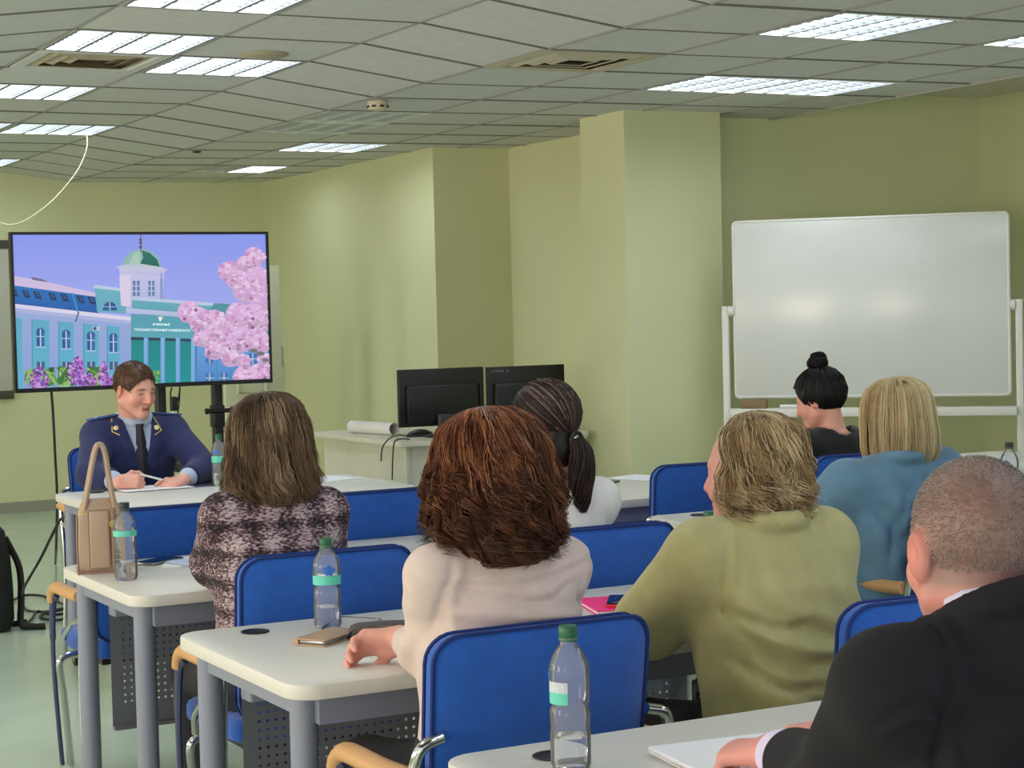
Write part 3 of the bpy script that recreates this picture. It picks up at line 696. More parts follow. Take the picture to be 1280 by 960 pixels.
MB().box(d_.x - .03, d_.x - .018, yb2 - .004, yb2 + .001, d_.z - .28, d_.z - .14).build('edge_mark', mat('mark_grey', (150, 152, 136), .7), o, smooth=False)

# ------------------------------------------------------------------ computer desk with two monitors
M_desk = mat('desk_offwhite', (214, 212, 194), 0.5, var=.02, scale=20)
DX0, DX1, DY0, DY1 = 4.33, 5.50, 9.36, 10.62
dk = empty('computer_desk', ((DX0 + DX1) / 2, (DY0 + DY1) / 2, 0), 0, 'off-white computer desk by the pillar holding two black monitors', 'desk')
hx, hy = (DX1 - DX0) / 2, (DY1 - DY0) / 2
MB().rbox(-hx - .05, hx, -hy - .02, hy, .735, .765, .004, rc=.02).build('desktop', M_desk, dk)
MB().box(-hx + .02, -hx + .04, -hy + .04, hy - .03, 0, .735).build('side_panel', M_desk, dk, smooth=False)
MB().box(hx - .04, hx - .02, -hy + .04, hy - .03, 0, .735).build('side_panel', M_desk, dk, smooth=False)
MB().box(-hx + .04, hx - .04, -hy + .05, -hy + .07, 0.08, .735).build('front_panel', M_desk, dk, smooth=False)
M_mon = mat('monitor_black', (17, 17, 19), 0.38)
def monitor(px0, py0, px1, py1, y, label, stand_px, mark=None):
    a, b = at(px0, py0, y=y), at(px1, py1, y=y); cx = (a.x + b.x) / 2
    t = empty('monitor', (cx, y, .765), 0, label, 'monitor', 'monitors seen from behind')
    z0, z1 = b.z - .765, a.z - .765; w = (b.x - a.x) / 2
    m = MB().rbox(-w, w, 0, .028, z0, z1, .004, rc=.006).build('panel', M_mon, t)
    MB().rbox(-w * .86, w * .86, -.018, .002, z0 + .02, z0 + (z1 - z0) * .72, .010).build('rear_bulge', M_mon, t)
    sx = at(stand_px, 520, y=y).x - cx
    MB().rbox(sx - .05, sx + .05, -.05, -.012, .01, z0 + .07, .012, rc=.018).build('neck', mat('monitor_neck', (44, 44, 48), .45), t)
    MB().lathe([(.0, .022), (.05, .02), (.10, .012), (.115, .004), (.115, 0)][::-1], 26, Matrix.Translation((sx, -.02, 0)) @ Matrix.Diagonal((1.1, .8, 1, 1))).build('base', M_black, t)
    MB().box(sx + .10, sx + .16, -.022, -.017, z0 + .055, z0 + .075).build('sticker', mat('sticker_pale', (190, 196, 200), .5), t, smooth=False)
    if mark: text_mesh('maker_mark', mark, .02, mat('mark_pale', (150, 152, 152), .4), t, Matrix.Translation((-w + .085, -.0008, z1 - .032)) @ Matrix.Rotation(PI / 2, 4, 'X'), 1.3)
    return t
monitor(500, 462.5, 608.5, 529, 9.60, 'left black monitor seen from behind, with its thick neck', 556)
monitor(611, 459, 709.5, 527, 9.62, 'right black monitor partly behind the ponytail woman', 700, 'IIYAMA  R')
# roll of white paper, small dome, wires
a_, b_ = at(442, 534, z=.80), at(495, 537, z=.80)
ro = MB(); ax = (b_ - a_).normalized(); Q_ = ax.to_track_quat('Z', 'Y').to_matrix().to_4x4()
ro.lathe([(.036, 0), (.037, .0), (.037, (b_ - a_).length), (.034, (b_ - a_).length), (.030, .0)], 22, Matrix.Translation((a_.x, a_.y, .803)) @ Q_, cap0=False, cap1=False)
ro = ro.build('paper_roll', mat('paper_white', (226, 226, 224), .7)); tag(ro, 'white roll of paper lying on the computer desk', 'paper roll')
q = at(528, 546, z=.767); o = MB().lathe([(.0, .05), (.035, .046), (.07, .03), (.088, .012), (.09, 0)][::-1], 26).build('speaker_dome', M_black); o.location = (q.x + .02, q.y + .05, .766); o.scale = (.95, .7, .85); tag(o, 'low black dome on the edge of the computer desk', 'device')
sd = DX0 + .0
cord('desk_wire', [at(512, 545, z=.775), at(500, 544, z=.775), at(488, 549, y=9.30), at(480, 560, y=9.28), at(478, 577, y=9.28)], .004, 'black wire with a free end hanging off the computer desk')
cord('desk_lead', [at(514, 549, z=.772), at(503, 549, y=9.31), at(495, 553, y=9.28), at(493, 570, y=9.28), at(492, 600, y=9.28)], .004, 'second black wire dropping straight down the computer desk front')
# ------------------------------------------------------------------ bottles
def glassy(name, rgb, rough, ior):
    m = bpy.data.materials.new(name); m.use_nodes = True; b = m.node_tree.nodes['Principled BSDF']
    b.inputs['Base Color'].default_value = lin(rgb); b.inputs['Roughness'].default_value = rough; b.inputs['IOR'].default_value = ior; b.inputs['Transmission Weight'].default_value = 1.0
    return m
def thin_plastic():
    m = bpy.data.materials.new('clear_plastic'); m.use_nodes = True; nt = m.node_tree; N, L = nt.nodes, nt.links; N.remove(N['Principled BSDF'])
    tr = N.new('ShaderNodeBsdfTransparent'); tr.inputs[0].default_value = (.95, .965, .975, 1); gl = N.new('ShaderNodeBsdfGlossy'); gl.inputs['Roughness'].default_value = .06
    df = N.new('ShaderNodeBsdfDiffuse'); df.inputs[0].default_value = (.85, .88, .9, 1); lw = N.new('ShaderNodeLayerWeight'); lw.inputs[0].default_value = .20
    a = N.new('ShaderNodeMixShader'); b = N.new('ShaderNodeMixShader'); a.inputs[0].default_value = .14; L.new(tr.outputs[0], a.inputs[1]); L.new(df.outputs[0], a.inputs[2])
    L.new(lw.outputs['Fresnel'], b.inputs[0]); L.new(a.outputs[0], b.inputs[1]); L.new(gl.outputs[0], b.inputs[2]); L.new(b.outputs[0], N['Material Output'].inputs[0]); return m
M_pet = thin_plastic()
M_water = glassy('water', (250, 253, 255), .0, 1.2)
M_capg = mat('cap_green', (26, 96, 66), .45); M_capk = mat('cap_dark', (34, 48, 44), .45)
M_teal = mat('label_teal', (96, 206, 184), .5); M_lblue = mat('label_blue', (36, 110, 206), .5); M_lgrey = mat('label_grey', (196, 206, 214), .5, var=.2, scale=160)
BP = [(.022, 0), (.029, .002), (.0325, .010), (.0325, .060), (.0308, .066), (.0325, .072), (.0325, .092), (.0290, .100), (.0325, .109), (.0325, .152), (.0305, .164), (.024, .178), (.0165, .188), (.0135, .192), (.0135, .199), (.0155, .200), (.0155, .2025), (.0130, .203), (.0130, .212)]
def make_bottle(h=1.0, capm=M_capg):
    t = empty('water_bottle', (0, 0, 0), 0, 'x', 'bottle', 'water bottles')
    b = MB().lathe([(r, z * h) for r, z in BP], 40, cap1=False)
    b.v = [(x * (1 + .010 * math.sin(z / h * 330) * (.012 < z < .09)), y * (1 + .010 * math.sin(z / h * 330) * (.012 < z < .09)), z) for x, y, z in b.v]
    b.build('body', M_pet, t)
    w = [(max(r - .0015, .001), max(z * h, .0025)) for r, z in BP if z < .055] + [(.031, .052 * h)]
    MB().lathe(w, 32).build('water', M_water, t)
    c = MB(); n = 36
    c.lathe([(.0140, .197 * h), (.0150, .197 * h), (.0150, .202 * h), (.0146, .2025 * h), (.0150, .2035 * h), (.0150, .2185 * h), (.0138, .2205 * h)], n)
    c.v = [((x * (1 + .03 * (i % 2)) if z > .2036 * h and z < .219 * h else x), (y * (1 + .03 * (i % 2)) if z > .2036 * h and z < .219 * h else y), z) for i, (x, y, z) in enumerate(c.v)]
    c.build('cap', capm, t)
    return t
def band(t, z0, z1, a0, a1, m, r=.0329, name='label'):
    mb = MB(); n = 20; vs = []
    for k in range(n + 1):
        a = math.radians(a0 + (a1 - a0) * k / n)
        for z in (z0, z1): vs.append((r * math.cos(a), r * math.sin(a), z))
    return mb.add(vs, [(2 * k, 2 * k + 2, 2 * k + 3, 2 * k + 1) for k in range(n)]).build(name, m, t)
def logo(t, zc, ac, s, m, r=.0331):
    mb = MB(); n = 28; vs = [(r * math.cos(math.radians(ac)), r * math.sin(math.radians(ac)), zc)]
    for k in range(n):
        a = 2 * PI * k / n; q = s * (1 + .28 * math.sin(5 * a + .6) * (k % 2))
        aa = math.radians(ac) + q * math.cos(a) / r; vs.append((r * math.cos(aa), r * math.sin(aa), zc + q * math.sin(a) * .9))
    return mb.add(vs, [(0, 1 + k, 1 + (k + 1) % n) for k in range(n)]).build('label_logo', m, t)
def facing(p): return math.degrees(math.atan2(-p.y, -p.x))      # direction from the bottle to the lens
def bottle(p, h, lab, capm, fn):
    t = make_bottle(h, capm); t.location = (p.x, p.y, p.z); t['label'] = lab; fn(t, facing(p), h); return t
p = at(717, 966, z=ZT)
def f1(t, a, h):
    band(t, .104 * h, .122 * h, a - 75, a - 5, M_teal); band(t, .122 * h, .138 * h, a - 75, a - 5, M_lgrey, name='label_print'); logo(t, .147 * h, a - 84, .010, M_lblue)
bottle(p, 1.05, 'largest clear bottle with green cap standing on the nearest desk', M_capg, f1)
def f2(t, a, h):
    band(t, .108 * h, .130 * h, a - 150, a + 150, M_teal); logo(t, .143 * h, a + 10, .013, M_lblue); band(t, .131 * h, .136 * h, a - 40, a + 40, M_lgrey, name='label_print')
bottle(at(411, 786, z=ZT), .96, 'clear water bottle with teal band on the desk with the phone case', M_capg, f2)
def f3(t, a, h):
    band(t, .126 * h, .142 * h, a - 140, a + 140, M_teal); logo(t, .158 * h, a + 50, .008, M_lblue)
    for k in range(9): band(t, (.052 + k * .005) * h, (.055 + k * .005) * h, a - 62, a - 25 - (k % 3) * 4, M_black, name='barcode_line')
bottle(at(158, 726, z=ZT), 1.0, 'clear water bottle with dark cap beside the beige handbag', M_capk, f3)
def f4(t, a, h): band(t, .100 * h, .128 * h, a - 150, a + 150, M_teal); logo(t, .146 * h, a - 20, .012, M_lblue)
bottle(at(276, 607, z=ZT), 1.02, 'water bottle on the uniformed man desk, beside the plaid-jacket woman', M_capg, f4)
q = at(890, 640, z=ZT + .22); bottle(Vector((q.x, q.y, ZT)), 1.0, 'water bottle showing only its green cap left of the olive cardigan', M_capg, f2)
q = at(1265, 553, z=ZT + .22); bottle(Vector((q.x, q.y, ZT)), 1.0, 'black-capped bottle above the bald man head at the right edge', M_capk, f4)

# ------------------------------------------------------------------ handbag
M_bag = mat('leather_beige', (176, 152, 132), .5, var=.05, scale=12, bump=.15, bscale=240)
M_bagd = mat('leather_dark_edge', (140, 110, 94), .55)
M_gold = mat('gold_metal', (206, 176, 120), .25, metal=1)
pa, pb = at(103, 719, z=ZT), at(146, 717, z=ZT)
bg = empty('handbag', ((pa.x + pb.x) / 2 + .02, (pa.y + pb.y) / 2 + .055, ZT), -YAW + .25, 'beige leather handbag with two upright handles on the desk at left', 'handbag')
bw, bdp, bh = .066, .060, .215
body = MB(); rings = []
for k, (z, f, g) in enumerate(((0, .94, .94), (.006, 1, 1), (.05, 1.03, .98), (.11, 1.02, .86), (.165, .96, .60), (.20, .82, .40), (.214, .60, .30))):
    rings.append([(sx, sy) for sx, sy in ()])
    n = 32
    for i in range(n):
        a = 2 * PI * i / n; e_ = 4.5
        c, s_ = math.cos(a), math.sin(a); q = (abs(c) ** e_ + abs(s_) ** e_) ** (-1 / e_)
        body.v.append((bw * f * c * q, bdp * g * s_ * q - (.010 if z > .12 and s_ < 0 else 0) * 0, z)); body.c.append(None)
for k in range(6):
    for i in range(32): body.f.append((k * 32 + i, k * 32 + (i + 1) % 32, (k + 1) * 32 + (i + 1) % 32, (k + 1) * 32 + i))
body.f.append(tuple(range(31, -1, -1))); body.f.append(tuple(range(6 * 32, 7 * 32)))
body.build('body', M_bag, bg)
MB().tube([(-bw * 1.0, -bdp * 1.0, .004), (bw, -bdp, .004), (bw, bdp, .004), (-bw, bdp, .004)], .006, 6, closed=True).build('base_trim', M_bagd, bg)
for sx in (-1, 1):
    MB().tube(bez([(sx * bw * .99, -bdp * .99, .01), (sx * bw * 1.02, -bdp * .9, .08), (sx * bw * .98, -bdp * .62, .17)], 5), .0035, 6).build('corner_trim', M_bagd, bg)
MB().rbox(-.034, .026, -bdp * 1.12, -bdp * .96, .015, .185, .004).build('front_flap', M_bag, bg)
MB().rbox(.030, .044, -bdp * 1.15, -bdp * .92, .02, .19, .003).build('strap', M_bagd, bg)
MB().lathe([(.006, -.003), (.012, -.003), (.012, .003), (.006, .003)], 16, Matrix.Translation((.037, -bdp * 1.2, .145)) @ Matrix.Rotation(PI / 2, 4, 'X')).build('ring', M_gold, bg)
for sy in (-1, 1):
    MB().tube(bez([(-.046, sy * .022, .175), (-.030, sy * .02, .25), (-.008, sy * .014, .35), (.006, sy * .012, .372), (.020, sy * .014, .352), (.034, sy * .02, .25), (.046, sy * .022, .175)], 7), .0085, 8, flat=1.6).build('handle', M_bag, bg)
    for sx in (-1, 1): MB().lathe([(.004, -.003), (.009, -.003), (.009, .003), (.004, .003)], 12, Matrix.Translation((sx * .046, sy * .03, .178)) @ Matrix.Rotation(PI / 2, 4, 'X')).build('ring', M_gold, bg)

# ------------------------------------------------------------------ things on the desks
M_paper = mat('paper_sheet', (232, 234, 240), .75); M_scrn = mat('phone_glass', (16, 20, 34), .08); M_alum = mat('phone_metal', (150, 152, 156), .3, metal=.9)
def slab(name, c, w, d, h, rz, m, label, cat, r=.002, rc=None, group=None):
    o = MB().rbox(-w / 2, w / 2, -d / 2, d / 2, 0, h, min(r, h * .45), 4, rc).build(name, m); o.location = c; o.rotation_euler = (0, 0, rz); return tag(o, label, cat, group)
def sheets(name, c, w, d, n, rz, label, group=None, m=None, th=.0012):
    t = empty(name, c, rz, label, 'paper', group)
    for k in range(n):
        o = MB().box(-w / 2, w / 2, -d / 2, d / 2, 0, th * .9).build('sheet', m or M_paper, t, smooth=False); o.location = (random.uniform(-.006, .006), random.uniform(-.006, .006), k * th); o.rotation_euler = (0, 0, random.uniform(-.03, .03))
    return t
def phone(c, rz, label, case=None, z=None):
    t = empty('smartphone', c, rz, label, 'smartphone')
    MB().rbox(-.037, .037, -.077, .077, 0, .0085, .002, 4, .010).build('case', case or M_alum, t)
    MB().rbox(-.0345, .0345, -.074, .074, .0086, .0094, .0003, 4, .008).build('screen', M_scrn, t)
    return t
# second row: phone and papers in front of the plaid jacket
q = at(200, 704, z=ZT); phone((q.x, q.y, ZT), -.95, 'smartphone lying beside the papers left of the plaid jacket')
q = at(232, 704, z=ZT); sheets('paper_stack', (q.x + .02, q.y, ZT), .15, .21, 3, -.5, 'small stack of papers by the plaid jacket elbow')
sheets('folded_paper', (q.x + .0, q.y - .03, ZT + .004), .10, .13, 2, .2, 'blue-edged folded paper on top of the papers by the plaid jacket', m=mat('paper_bluish', (196, 212, 238), .7))
# third row: phone case, glasses and their case, note, pink notebook with red phone
q = at(412, 803, z=ZT); cs = empty('phone_case', (q.x, q.y, ZT), -.95, 'brown folding phone case on the white desk', 'phone case')
M_case = mat('case_brown', (176, 146, 120), .5, var=.05, scale=30)
MB().rbox(-.041, .041, -.079, .079, 0, .004, .0015, 4, .006).build('back_cover', M_case, cs); MB().rbox(-.041, .041, -.079, .079, .013, .017, .0015, 4, .006).build('front_cover', M_case, cs); MB().rbox(-.037, .037, -.075, .077, .0042, .0128, .002, 4, .008).build('phone', M_alum, cs); MB().tube([(-.04, -.078, .0085), (-.04, .078, .0085)], .0085, 8).build('spine', M_case, cs)
q = at(462, 790, z=ZT + .02); gc = empty('glasses_case', (q.x + .035, q.y, ZT), -.25, 'dark grey glasses case behind the wire glasses', 'glasses case')
M_gc = mat('case_darkgrey', (74, 68, 66), .6, bump=.3, bscale=400)
def pill(mb, L, rx, rz, z0, z1):
    n = 14; prof = [(-L, .25), (-L * .93, .7), (-L * .75, .95), (0, 1.05), (L * .75, .95), (L * .93, .7), (L, .25)]; vs = []
    for x, f in prof:
        for k in range(n + 1):
            a = PI * k / n; vs.append((x, -rx * f * math.cos(a), z0 + (z1 - z0) * f * math.sin(a)))
    fs = [(i * (n + 1) + k, i * (n + 1) + k + 1, (i + 1) * (n + 1) + k + 1, (i + 1) * (n + 1) + k) for i in range(6) for k in range(n)]
    fs += [tuple(range(n, -1, -1)), tuple(range(6 * (n + 1), 7 * (n + 1)))] + [((i + 1) * (n + 1), i * (n + 1), i * (n + 1) + n, (i + 1) * (n + 1) + n) for i in range(6)]
    return mb.add(vs, fs)
pill(MB(), .078, .030, 0, .018, .038).build('lid', M_gc, gc); b_ = pill(MB(), .078, .030, 0, .017, .002).build('shell', M_gc, gc)
MB().tube(bez([(-.077, -.008, .0175), (-.06, -.028, .0175), (0, -.0315, .0175), (.06, -.028, .0175), (.077, -.008, .0175)], 4), .0015, 6).build('seam', M_black, gc)
q = at(440, 797, z=ZT); sheets('note_paper', (q.x + .04, q.y + .03, ZT), .10, .15, 2, .1, 'white note under the glasses case')
M_wire = mat('glasses_wire', (150, 140, 120), .25, metal=1)
gA = [at(x, y, z=ZT + z) for x, y, z in ((404, 788, .006), (412, 781, .012), (428, 773, .022), (440, 773, .028), (458, 774, .030), (472, 775, .030))]
gB = [at(x, y, z=ZT + z) for x, y, z in ((432, 800, .018), (440, 792, .024), (451, 784, .030), (470, 784, .034), (490, 785, .036))]
o = empty('eyeglasses', (gA[0].x, gA[0].y, ZT), 0, 'thin wire eyeglasses lying by the brown phone case', 'eyeglasses')
loc = Vector((gA[0].x, gA[0].y, ZT))
for pts in (gA, gB):
    g_ = MB().tube([p_ - loc for p_ in bez(pts, 5)], .0016, 6).build('temple', M_wire, o)
    MB().tube([p_ - loc for p_ in bez(pts[:2], 4)], .003, 6).build('temple_tip', M_black, g_)
cA, cB = gA[-1], gB[-1]; mid = (cA + cB) / 2
for cc_ in (cA, cB):
    n = 18; u = (cB - cA).normalized(); ctr = cc_ + (mid - cc_) * .48; v_ = Vector((0, 0, 1))
    ring_ = [ctr - loc + u * .024 * math.cos(2 * PI * k / n) + v_ * .016 * math.sin(2 * PI * k / n) - Vector((0, 0, .012)) for k in range(n)]
    MB().tube(ring_, .0014, 6, closed=True).build('rim', M_wire, o)
M_pink = mat('notebook_pink', (240, 40, 130), .5); M_red = mat('case_red', (214, 30, 62), .45)
q = at(772, 761, z=ZT); nb = empty('notebook', (q.x, q.y, ZT), -.28, 'bright pink notebook under the red phone', 'notebook')
MB().rbox(-.075, .075, -.105, .105, 0, .003, .001, 3, .004).build('cover', M_pink, nb); MB().box(-.072, .073, -.102, .102, .003, .009).build('pages', M_paper, nb, smooth=False); MB().rbox(-.075, .075, -.105, .105, .009, .012, .001, 3, .004).build('cover', M_pink, nb)
q = at(776, 752, z=ZT + .02); phone((q.x + .01, q.y, ZT + .0122), -.6, 'phone in a red case on the pink notebook', M_red)
pts = [at(x, y, z=ZT + z) for x, y, z in ((803, 762, .004), (806, 752, .02), (806, 742, .03), (812, 736, .02), (822, 735, .004))]
cord('earphone_wire', pts, .0014, 'thin black wire beside the red phone and olive sleeve', n=5)
# cables bundled under the desk end
wy = 3.95
def cpt(px, py): return at(px, py, y=wy)
cord('cable_bundle', [cpt(893, 836), cpt(884, 842), cpt(874, 855), cpt(872, 872), cpt(876, 886), cpt(890, 892), cpt(910, 890)], .005, 'black cable loop hanging under the desk by the olive cardigan')
cord('cable_twist', [cpt(896, 838), cpt(888, 850), cpt(880, 852), cpt(890, 842), cpt(898, 852), cpt(884, 862), cpt(878, 878), cpt(880, 870), cpt(908, 872)], .0045, 'tangled black cable with plugs under the desk end')
for px, py in ((892, 850), (878, 868)):
    q = cpt(px, py); o = MB().rbox(-.012, .012, -.009, .009, -.03, .03, .004).build('cable_plug', M_black); o.location = q + Vector((0, .012, 0)); tag(o, 'black cable plug hanging in the tangle under the desk, %s' % ('upper one' if px == 892 else 'lower one'), 'plug')
# nearest desk
q = at(905, 957, z=ZT); sheets('notepad', (q.x + .02, q.y - .06, ZT), .21, .297, 9, -.12, 'thick stack of white paper under the bald man hand', th=.0016)
# uniformed man's desk
q = at(190, 611, z=ZT); sheets('document', (q.x, q.y - .02, ZT + .002), .30, .21, 4, .05, 'open papers under the uniformed man hands')
q = at(236, 607, z=ZT); o = slab('folder', (q.x - .06, q.y + .0, ZT), .46, .25, .002, 0, mat('folder_navy', (52, 58, 86), .4), 'dark navy folder under the uniformed man papers', 'folder', r=.0008)
q = at(412, 597, z=ZT); sheets('loose_paper', (q.x - .05, q.y - .05, ZT), .21, .297, 2, .4, 'white sheet on the right end of the uniformed man desk')
# far right desks
q = at(760, 605, z=ZT); phone((q.x, q.y, ZT), -.9, 'dark smartphone on the desk behind the ponytail woman shoulder', M_black)
q = at(803, 597, z=ZT); sheets('blank_sheet', (q.x, q.y - .05, ZT), .21, .297, 2, .3, 'white sheet left of the tall empty blue chair')
# black bag at the left edge
c = at(-14, 790, z=0)
M_bk = mat('nylon_black', (16, 16, 17), .7, bump=.3, bscale=60)
bk = empty('backpack', (c.x, c.y, 0), .3, 'black bag standing on the floor at the left edge', 'bag')
prof = [(.02, 0), (.14, .01), (.165, .06), (.165, .2), (.15, .38), (.12, .48), (.05, .53)]
b_ = MB().lathe(prof, 24, Matrix.Diagonal((.62, .9, 1, 1)).to_4x4()); b_.build('body', M_bk, bk)
MB().tube(bez([(.05, -.08, .45), (.11, -.1, .3), (.115, -.1, .14), (.10, -.12, .03), (.14, -.16, .012), (.18, -.2, .012)], 6), .012, 8, flat=2).build('strap', M_bk, bk)
MB().tube(bez([(.06, .06, .42), (.12, .06, .26), (.125, .05, .12), (.12, .02, .02), (.16, .0, .012), (.19, .0, .012)], 6), .012, 8, flat=2).build('strap', M_bk, bk)
# ------------------------------------------------------------------ figures: smooth blended volumes, meshed as one surface
class Vol:
    """blended implicit shapes -> one continuous mesh"""
    def __init__(s): s.p = []
    def _a(s, kind, fn, lo, hi, k, op='+'): s.p.append((fn, np.array(lo, float), np.array(hi, float), k, op)); return s
    def cone(s, a, b, ra, rb, k=.02, op='+', sq=None, sk=1.0):
        a, b = np.array(a, float), np.array(b, float); ba = b - a; L2 = float(ba @ ba) + 1e-12; r = max(ra, rb)
        ax = None if sq is None else np.array(sq, float) / np.linalg.norm(sq)
        def fn(X, Y, Z):
            px, py, pz = X - a[0], Y - a[1], Z - a[2]
            t = np.clip((px * ba[0] + py * ba[1] + pz * ba[2]) / L2, 0, 1)
            qx, qy, qz = px - t * ba[0], py - t * ba[1], pz - t * ba[2]
            d2 = qx * qx + qy * qy + qz * qz
            if ax is not None:
                c = qx * ax[0] + qy * ax[1] + qz * ax[2]; d2 = d2 + c * c * (1 / sk ** 2 - 1)
            return np.sqrt(d2 + 1e-12) - (ra + (rb - ra) * t)
        return s._a('c', fn, np.minimum(a, b) - r, np.maximum(a, b) + r, k, op)
    def ell(s, c, r, k=.02, op='+', R=None):
        c, r = np.array(c, float), np.array(r, float); Rm = np.eye(3) if R is None else np.array(R)
        def fn(X, Y, Z):
            x, y, z = X - c[0], Y - c[1], Z - c[2]
            u = (x * Rm[0, 0] + y * Rm[1, 0] + z * Rm[2, 0]) / r[0]; v = (x * Rm[0, 1] + y * Rm[1, 1] + z * Rm[2, 1]) / r[1]; w = (x * Rm[0, 2] + y * Rm[1, 2] + z * Rm[2, 2]) / r[2]
            k0 = np.sqrt(u * u + v * v + w * w + 1e-12); k1 = np.sqrt((u / r[0]) ** 2 + (v / r[1]) ** 2 + (w / r[2]) ** 2 + 1e-12)
            return k0 * (k0 - 1) / k1
        m = r.max(); return s._a('e', fn, c - m, c + m, k, op)
    def loft(s, secs, k=.03, op='+', e=2.4):
        A = np.array(secs, float)                     # z, cx, cy, rx, ry
        def fn(X, Y, Z):
            zz = Z[0, 0, :]; cx, cy, rx, ry = (np.interp(zz, A[:, 0], A[:, i])[None, None, :] for i in (1, 2, 3, 4))
            q = (np.abs((X - cx) / rx) ** e + np.abs((Y - cy) / ry) ** e + 1e-12) ** (1 / e)
            d = (q - 1) * np.minimum(rx, ry)
            return np.maximum(d, np.maximum(A[0, 0] - Z, Z - A[-1, 0]))
        mx, my = A[:, 3].max(), A[:, 4].max()
        return s._a('l', fn, (A[:, 1].min() - mx, A[:, 2].min() - my, A[0, 0]), (A[:, 1].max() + mx, A[:, 2].max() + my, A[-1, 0]), k, op)
    def mesh(s, h, warp=None, smooth=2, extra=0.0, post=None):
        adds = [p for p in s.p if p[4] == '+']
        lo = np.min([p[1] for p in adds], 0) - .03 - extra; hi = np.max([p[2] for p in adds], 0) + .03 + extra
        n = np.ceil((hi - lo) / h).astype(int) + 1
        ax = [lo[i] + h * np.arange(n[i], dtype=np.float32) for i in range(3)]
        D = np.full(tuple(n), .2, np.float32)
        for fn, a, b, k, op in s.p:
            i0 = np.maximum(((a - k - 3 * h - lo) / h).astype(int), 0); i1 = np.minimum(((b + k + 3 * h - lo) / h).astype(int) + 2, n)
            if (i1 <= i0).any(): continue
            sl = tuple(slice(i0[i], i1[i]) for i in range(3))
            X = ax[0][sl[0]][:, None, None].astype(np.float32); Y = ax[1][sl[1]][None, :, None].astype(np.float32); Z = ax[2][sl[2]][None, None, :].astype(np.float32)
            d = np.broadcast_to(fn(X, Y, Z), D[sl].shape).astype(np.float32); o = D[sl]
            if op == '+':
                hh = np.clip(.5 + .5 * (o - d) / k, 0, 1); D[sl] = o + (d - o) * hh - k * hh * (1 - hh)
            else:
                hh = np.clip(.5 - .5 * (o + d) / k, 0, 1); D[sl] = o + (-d - o) * hh + k * hh * (1 - hh)
        if warp is not None: D = D + warp(ax[0][:, None, None], ax[1][None, :, None], ax[2][None, None, :]).astype(np.float32)
        if post is not None: D = post(D, ax[0][:, None, None], ax[1][None, :, None], ax[2][None, None, :]).astype(np.float32)
        S = D < 0
        S[0] = S[-1] = False; S[:, 0] = S[:, -1] = False; S[:, :, 0] = S[:, :, -1] = False
        c = np.zeros(tuple(n - 1), np.int8)
        for i in (0, 1):
            for j in (0, 1):
                for l in (0, 1): c += S[i:n[0] - 1 + i, j:n[1] - 1 + j, l:n[2] - 1 + l]
        act = np.argwhere((c > 0) & (c < 8)); idx = np.full(c.shape, -1, np.int32); idx[act[:, 0], act[:, 1], act[:, 2]] = np.arange(len(act))
        acc = np.zeros((len(act), 3)); cnt = np.zeros(len(act))
        cor = [(i, j, l) for i in (0, 1) for j in (0, 1) for l in (0, 1)]
        dv = {q: D[act[:, 0] + q[0], act[:, 1] + q[1], act[:, 2] + q[2]] for q in cor}
        for q in cor:
            for axx in range(3):
                if q[axx]: continue
                q2 = list(q); q2[axx] = 1; q2 = tuple(q2); a, b = dv[q], dv[q2]; m = (a < 0) != (b < 0)
                t = np.where(m, a / np.where(np.abs(a - b) < 1e-9, 1e-9, a - b), 0)
                for e in range(3): acc[:, e] += np.where(m, q[e] + (t if e == axx else 0), 0)
                cnt += m
        V = (act + acc / np.maximum(cnt, 1)[:, None]) * h + lo
        Q = []
        for axx in range(3):
            o1, o2 = [(1, 2), (2, 0), (0, 1)][axx]
            sh = [slice(None)] * 3; sh[axx] = slice(0, -1); s2 = [slice(None)] * 3; s2[axx] = slice(1, None)
            A_, B_ = S[tuple(sh)], S[tuple(s2)]; e = np.argwhere(A_ != B_)
            e = e[(e[:, o1] > 0) & (e[:, o2] > 0) & (e[:, o1] < n[o1] - 1) & (e[:, o2] < n[o2] - 1)]
            ins = A_[e[:, 0], e[:, 1], e[:, 2]]
            def cell(d1, d2):
                f = e.copy(); f[:, o1] -= d1; f[:, o2] -= d2; return idx[f[:, 0], f[:, 1], f[:, 2]]
            q = np.stack([cell(1, 1), cell(0, 1), cell(0, 0), cell(1, 0)], 1); q[~ins] = q[~ins][:, ::-1]; Q.append(q)
        Q = np.concatenate(Q); Q = Q[(Q >= 0).all(1)]
        E = np.concatenate([Q[:, [0, 1]], Q[:, [1, 2]], Q[:, [2, 3]], Q[:, [3, 0]]])
        deg = np.bincount(E[:, 0], minlength=len(V)) + np.bincount(E[:, 1], minlength=len(V))
        for it in range(smooth):
            lam = .5 if it % 2 == 0 else -.52
            A = np.zeros_like(V)
            for e_ in range(3): A[:, e_] = np.bincount(E[:, 0], V[E[:, 1], e_], len(V)) + np.bincount(E[:, 1], V[E[:, 0], e_], len(V))
            V = V + lam * (A / np.maximum(deg, 1)[:, None] - V)
        return V, Q

def rotz(a): c, s = math.cos(a), math.sin(a); return np.array([[c, -s, 0], [s, c, 0], [0, 0, 1.]])
def rotx(a): c, s = math.cos(a), math.sin(a); return np.array([[1, 0, 0], [0, c, -s], [0, s, c]])
def roty(a): c, s = math.cos(a), math.sin(a); return np.array([[c, 0, s], [0, 1, 0], [-s, 0, c]])
def unit(v): v = np.array(v, float); return v / (np.linalg.norm(v) + 1e-12)

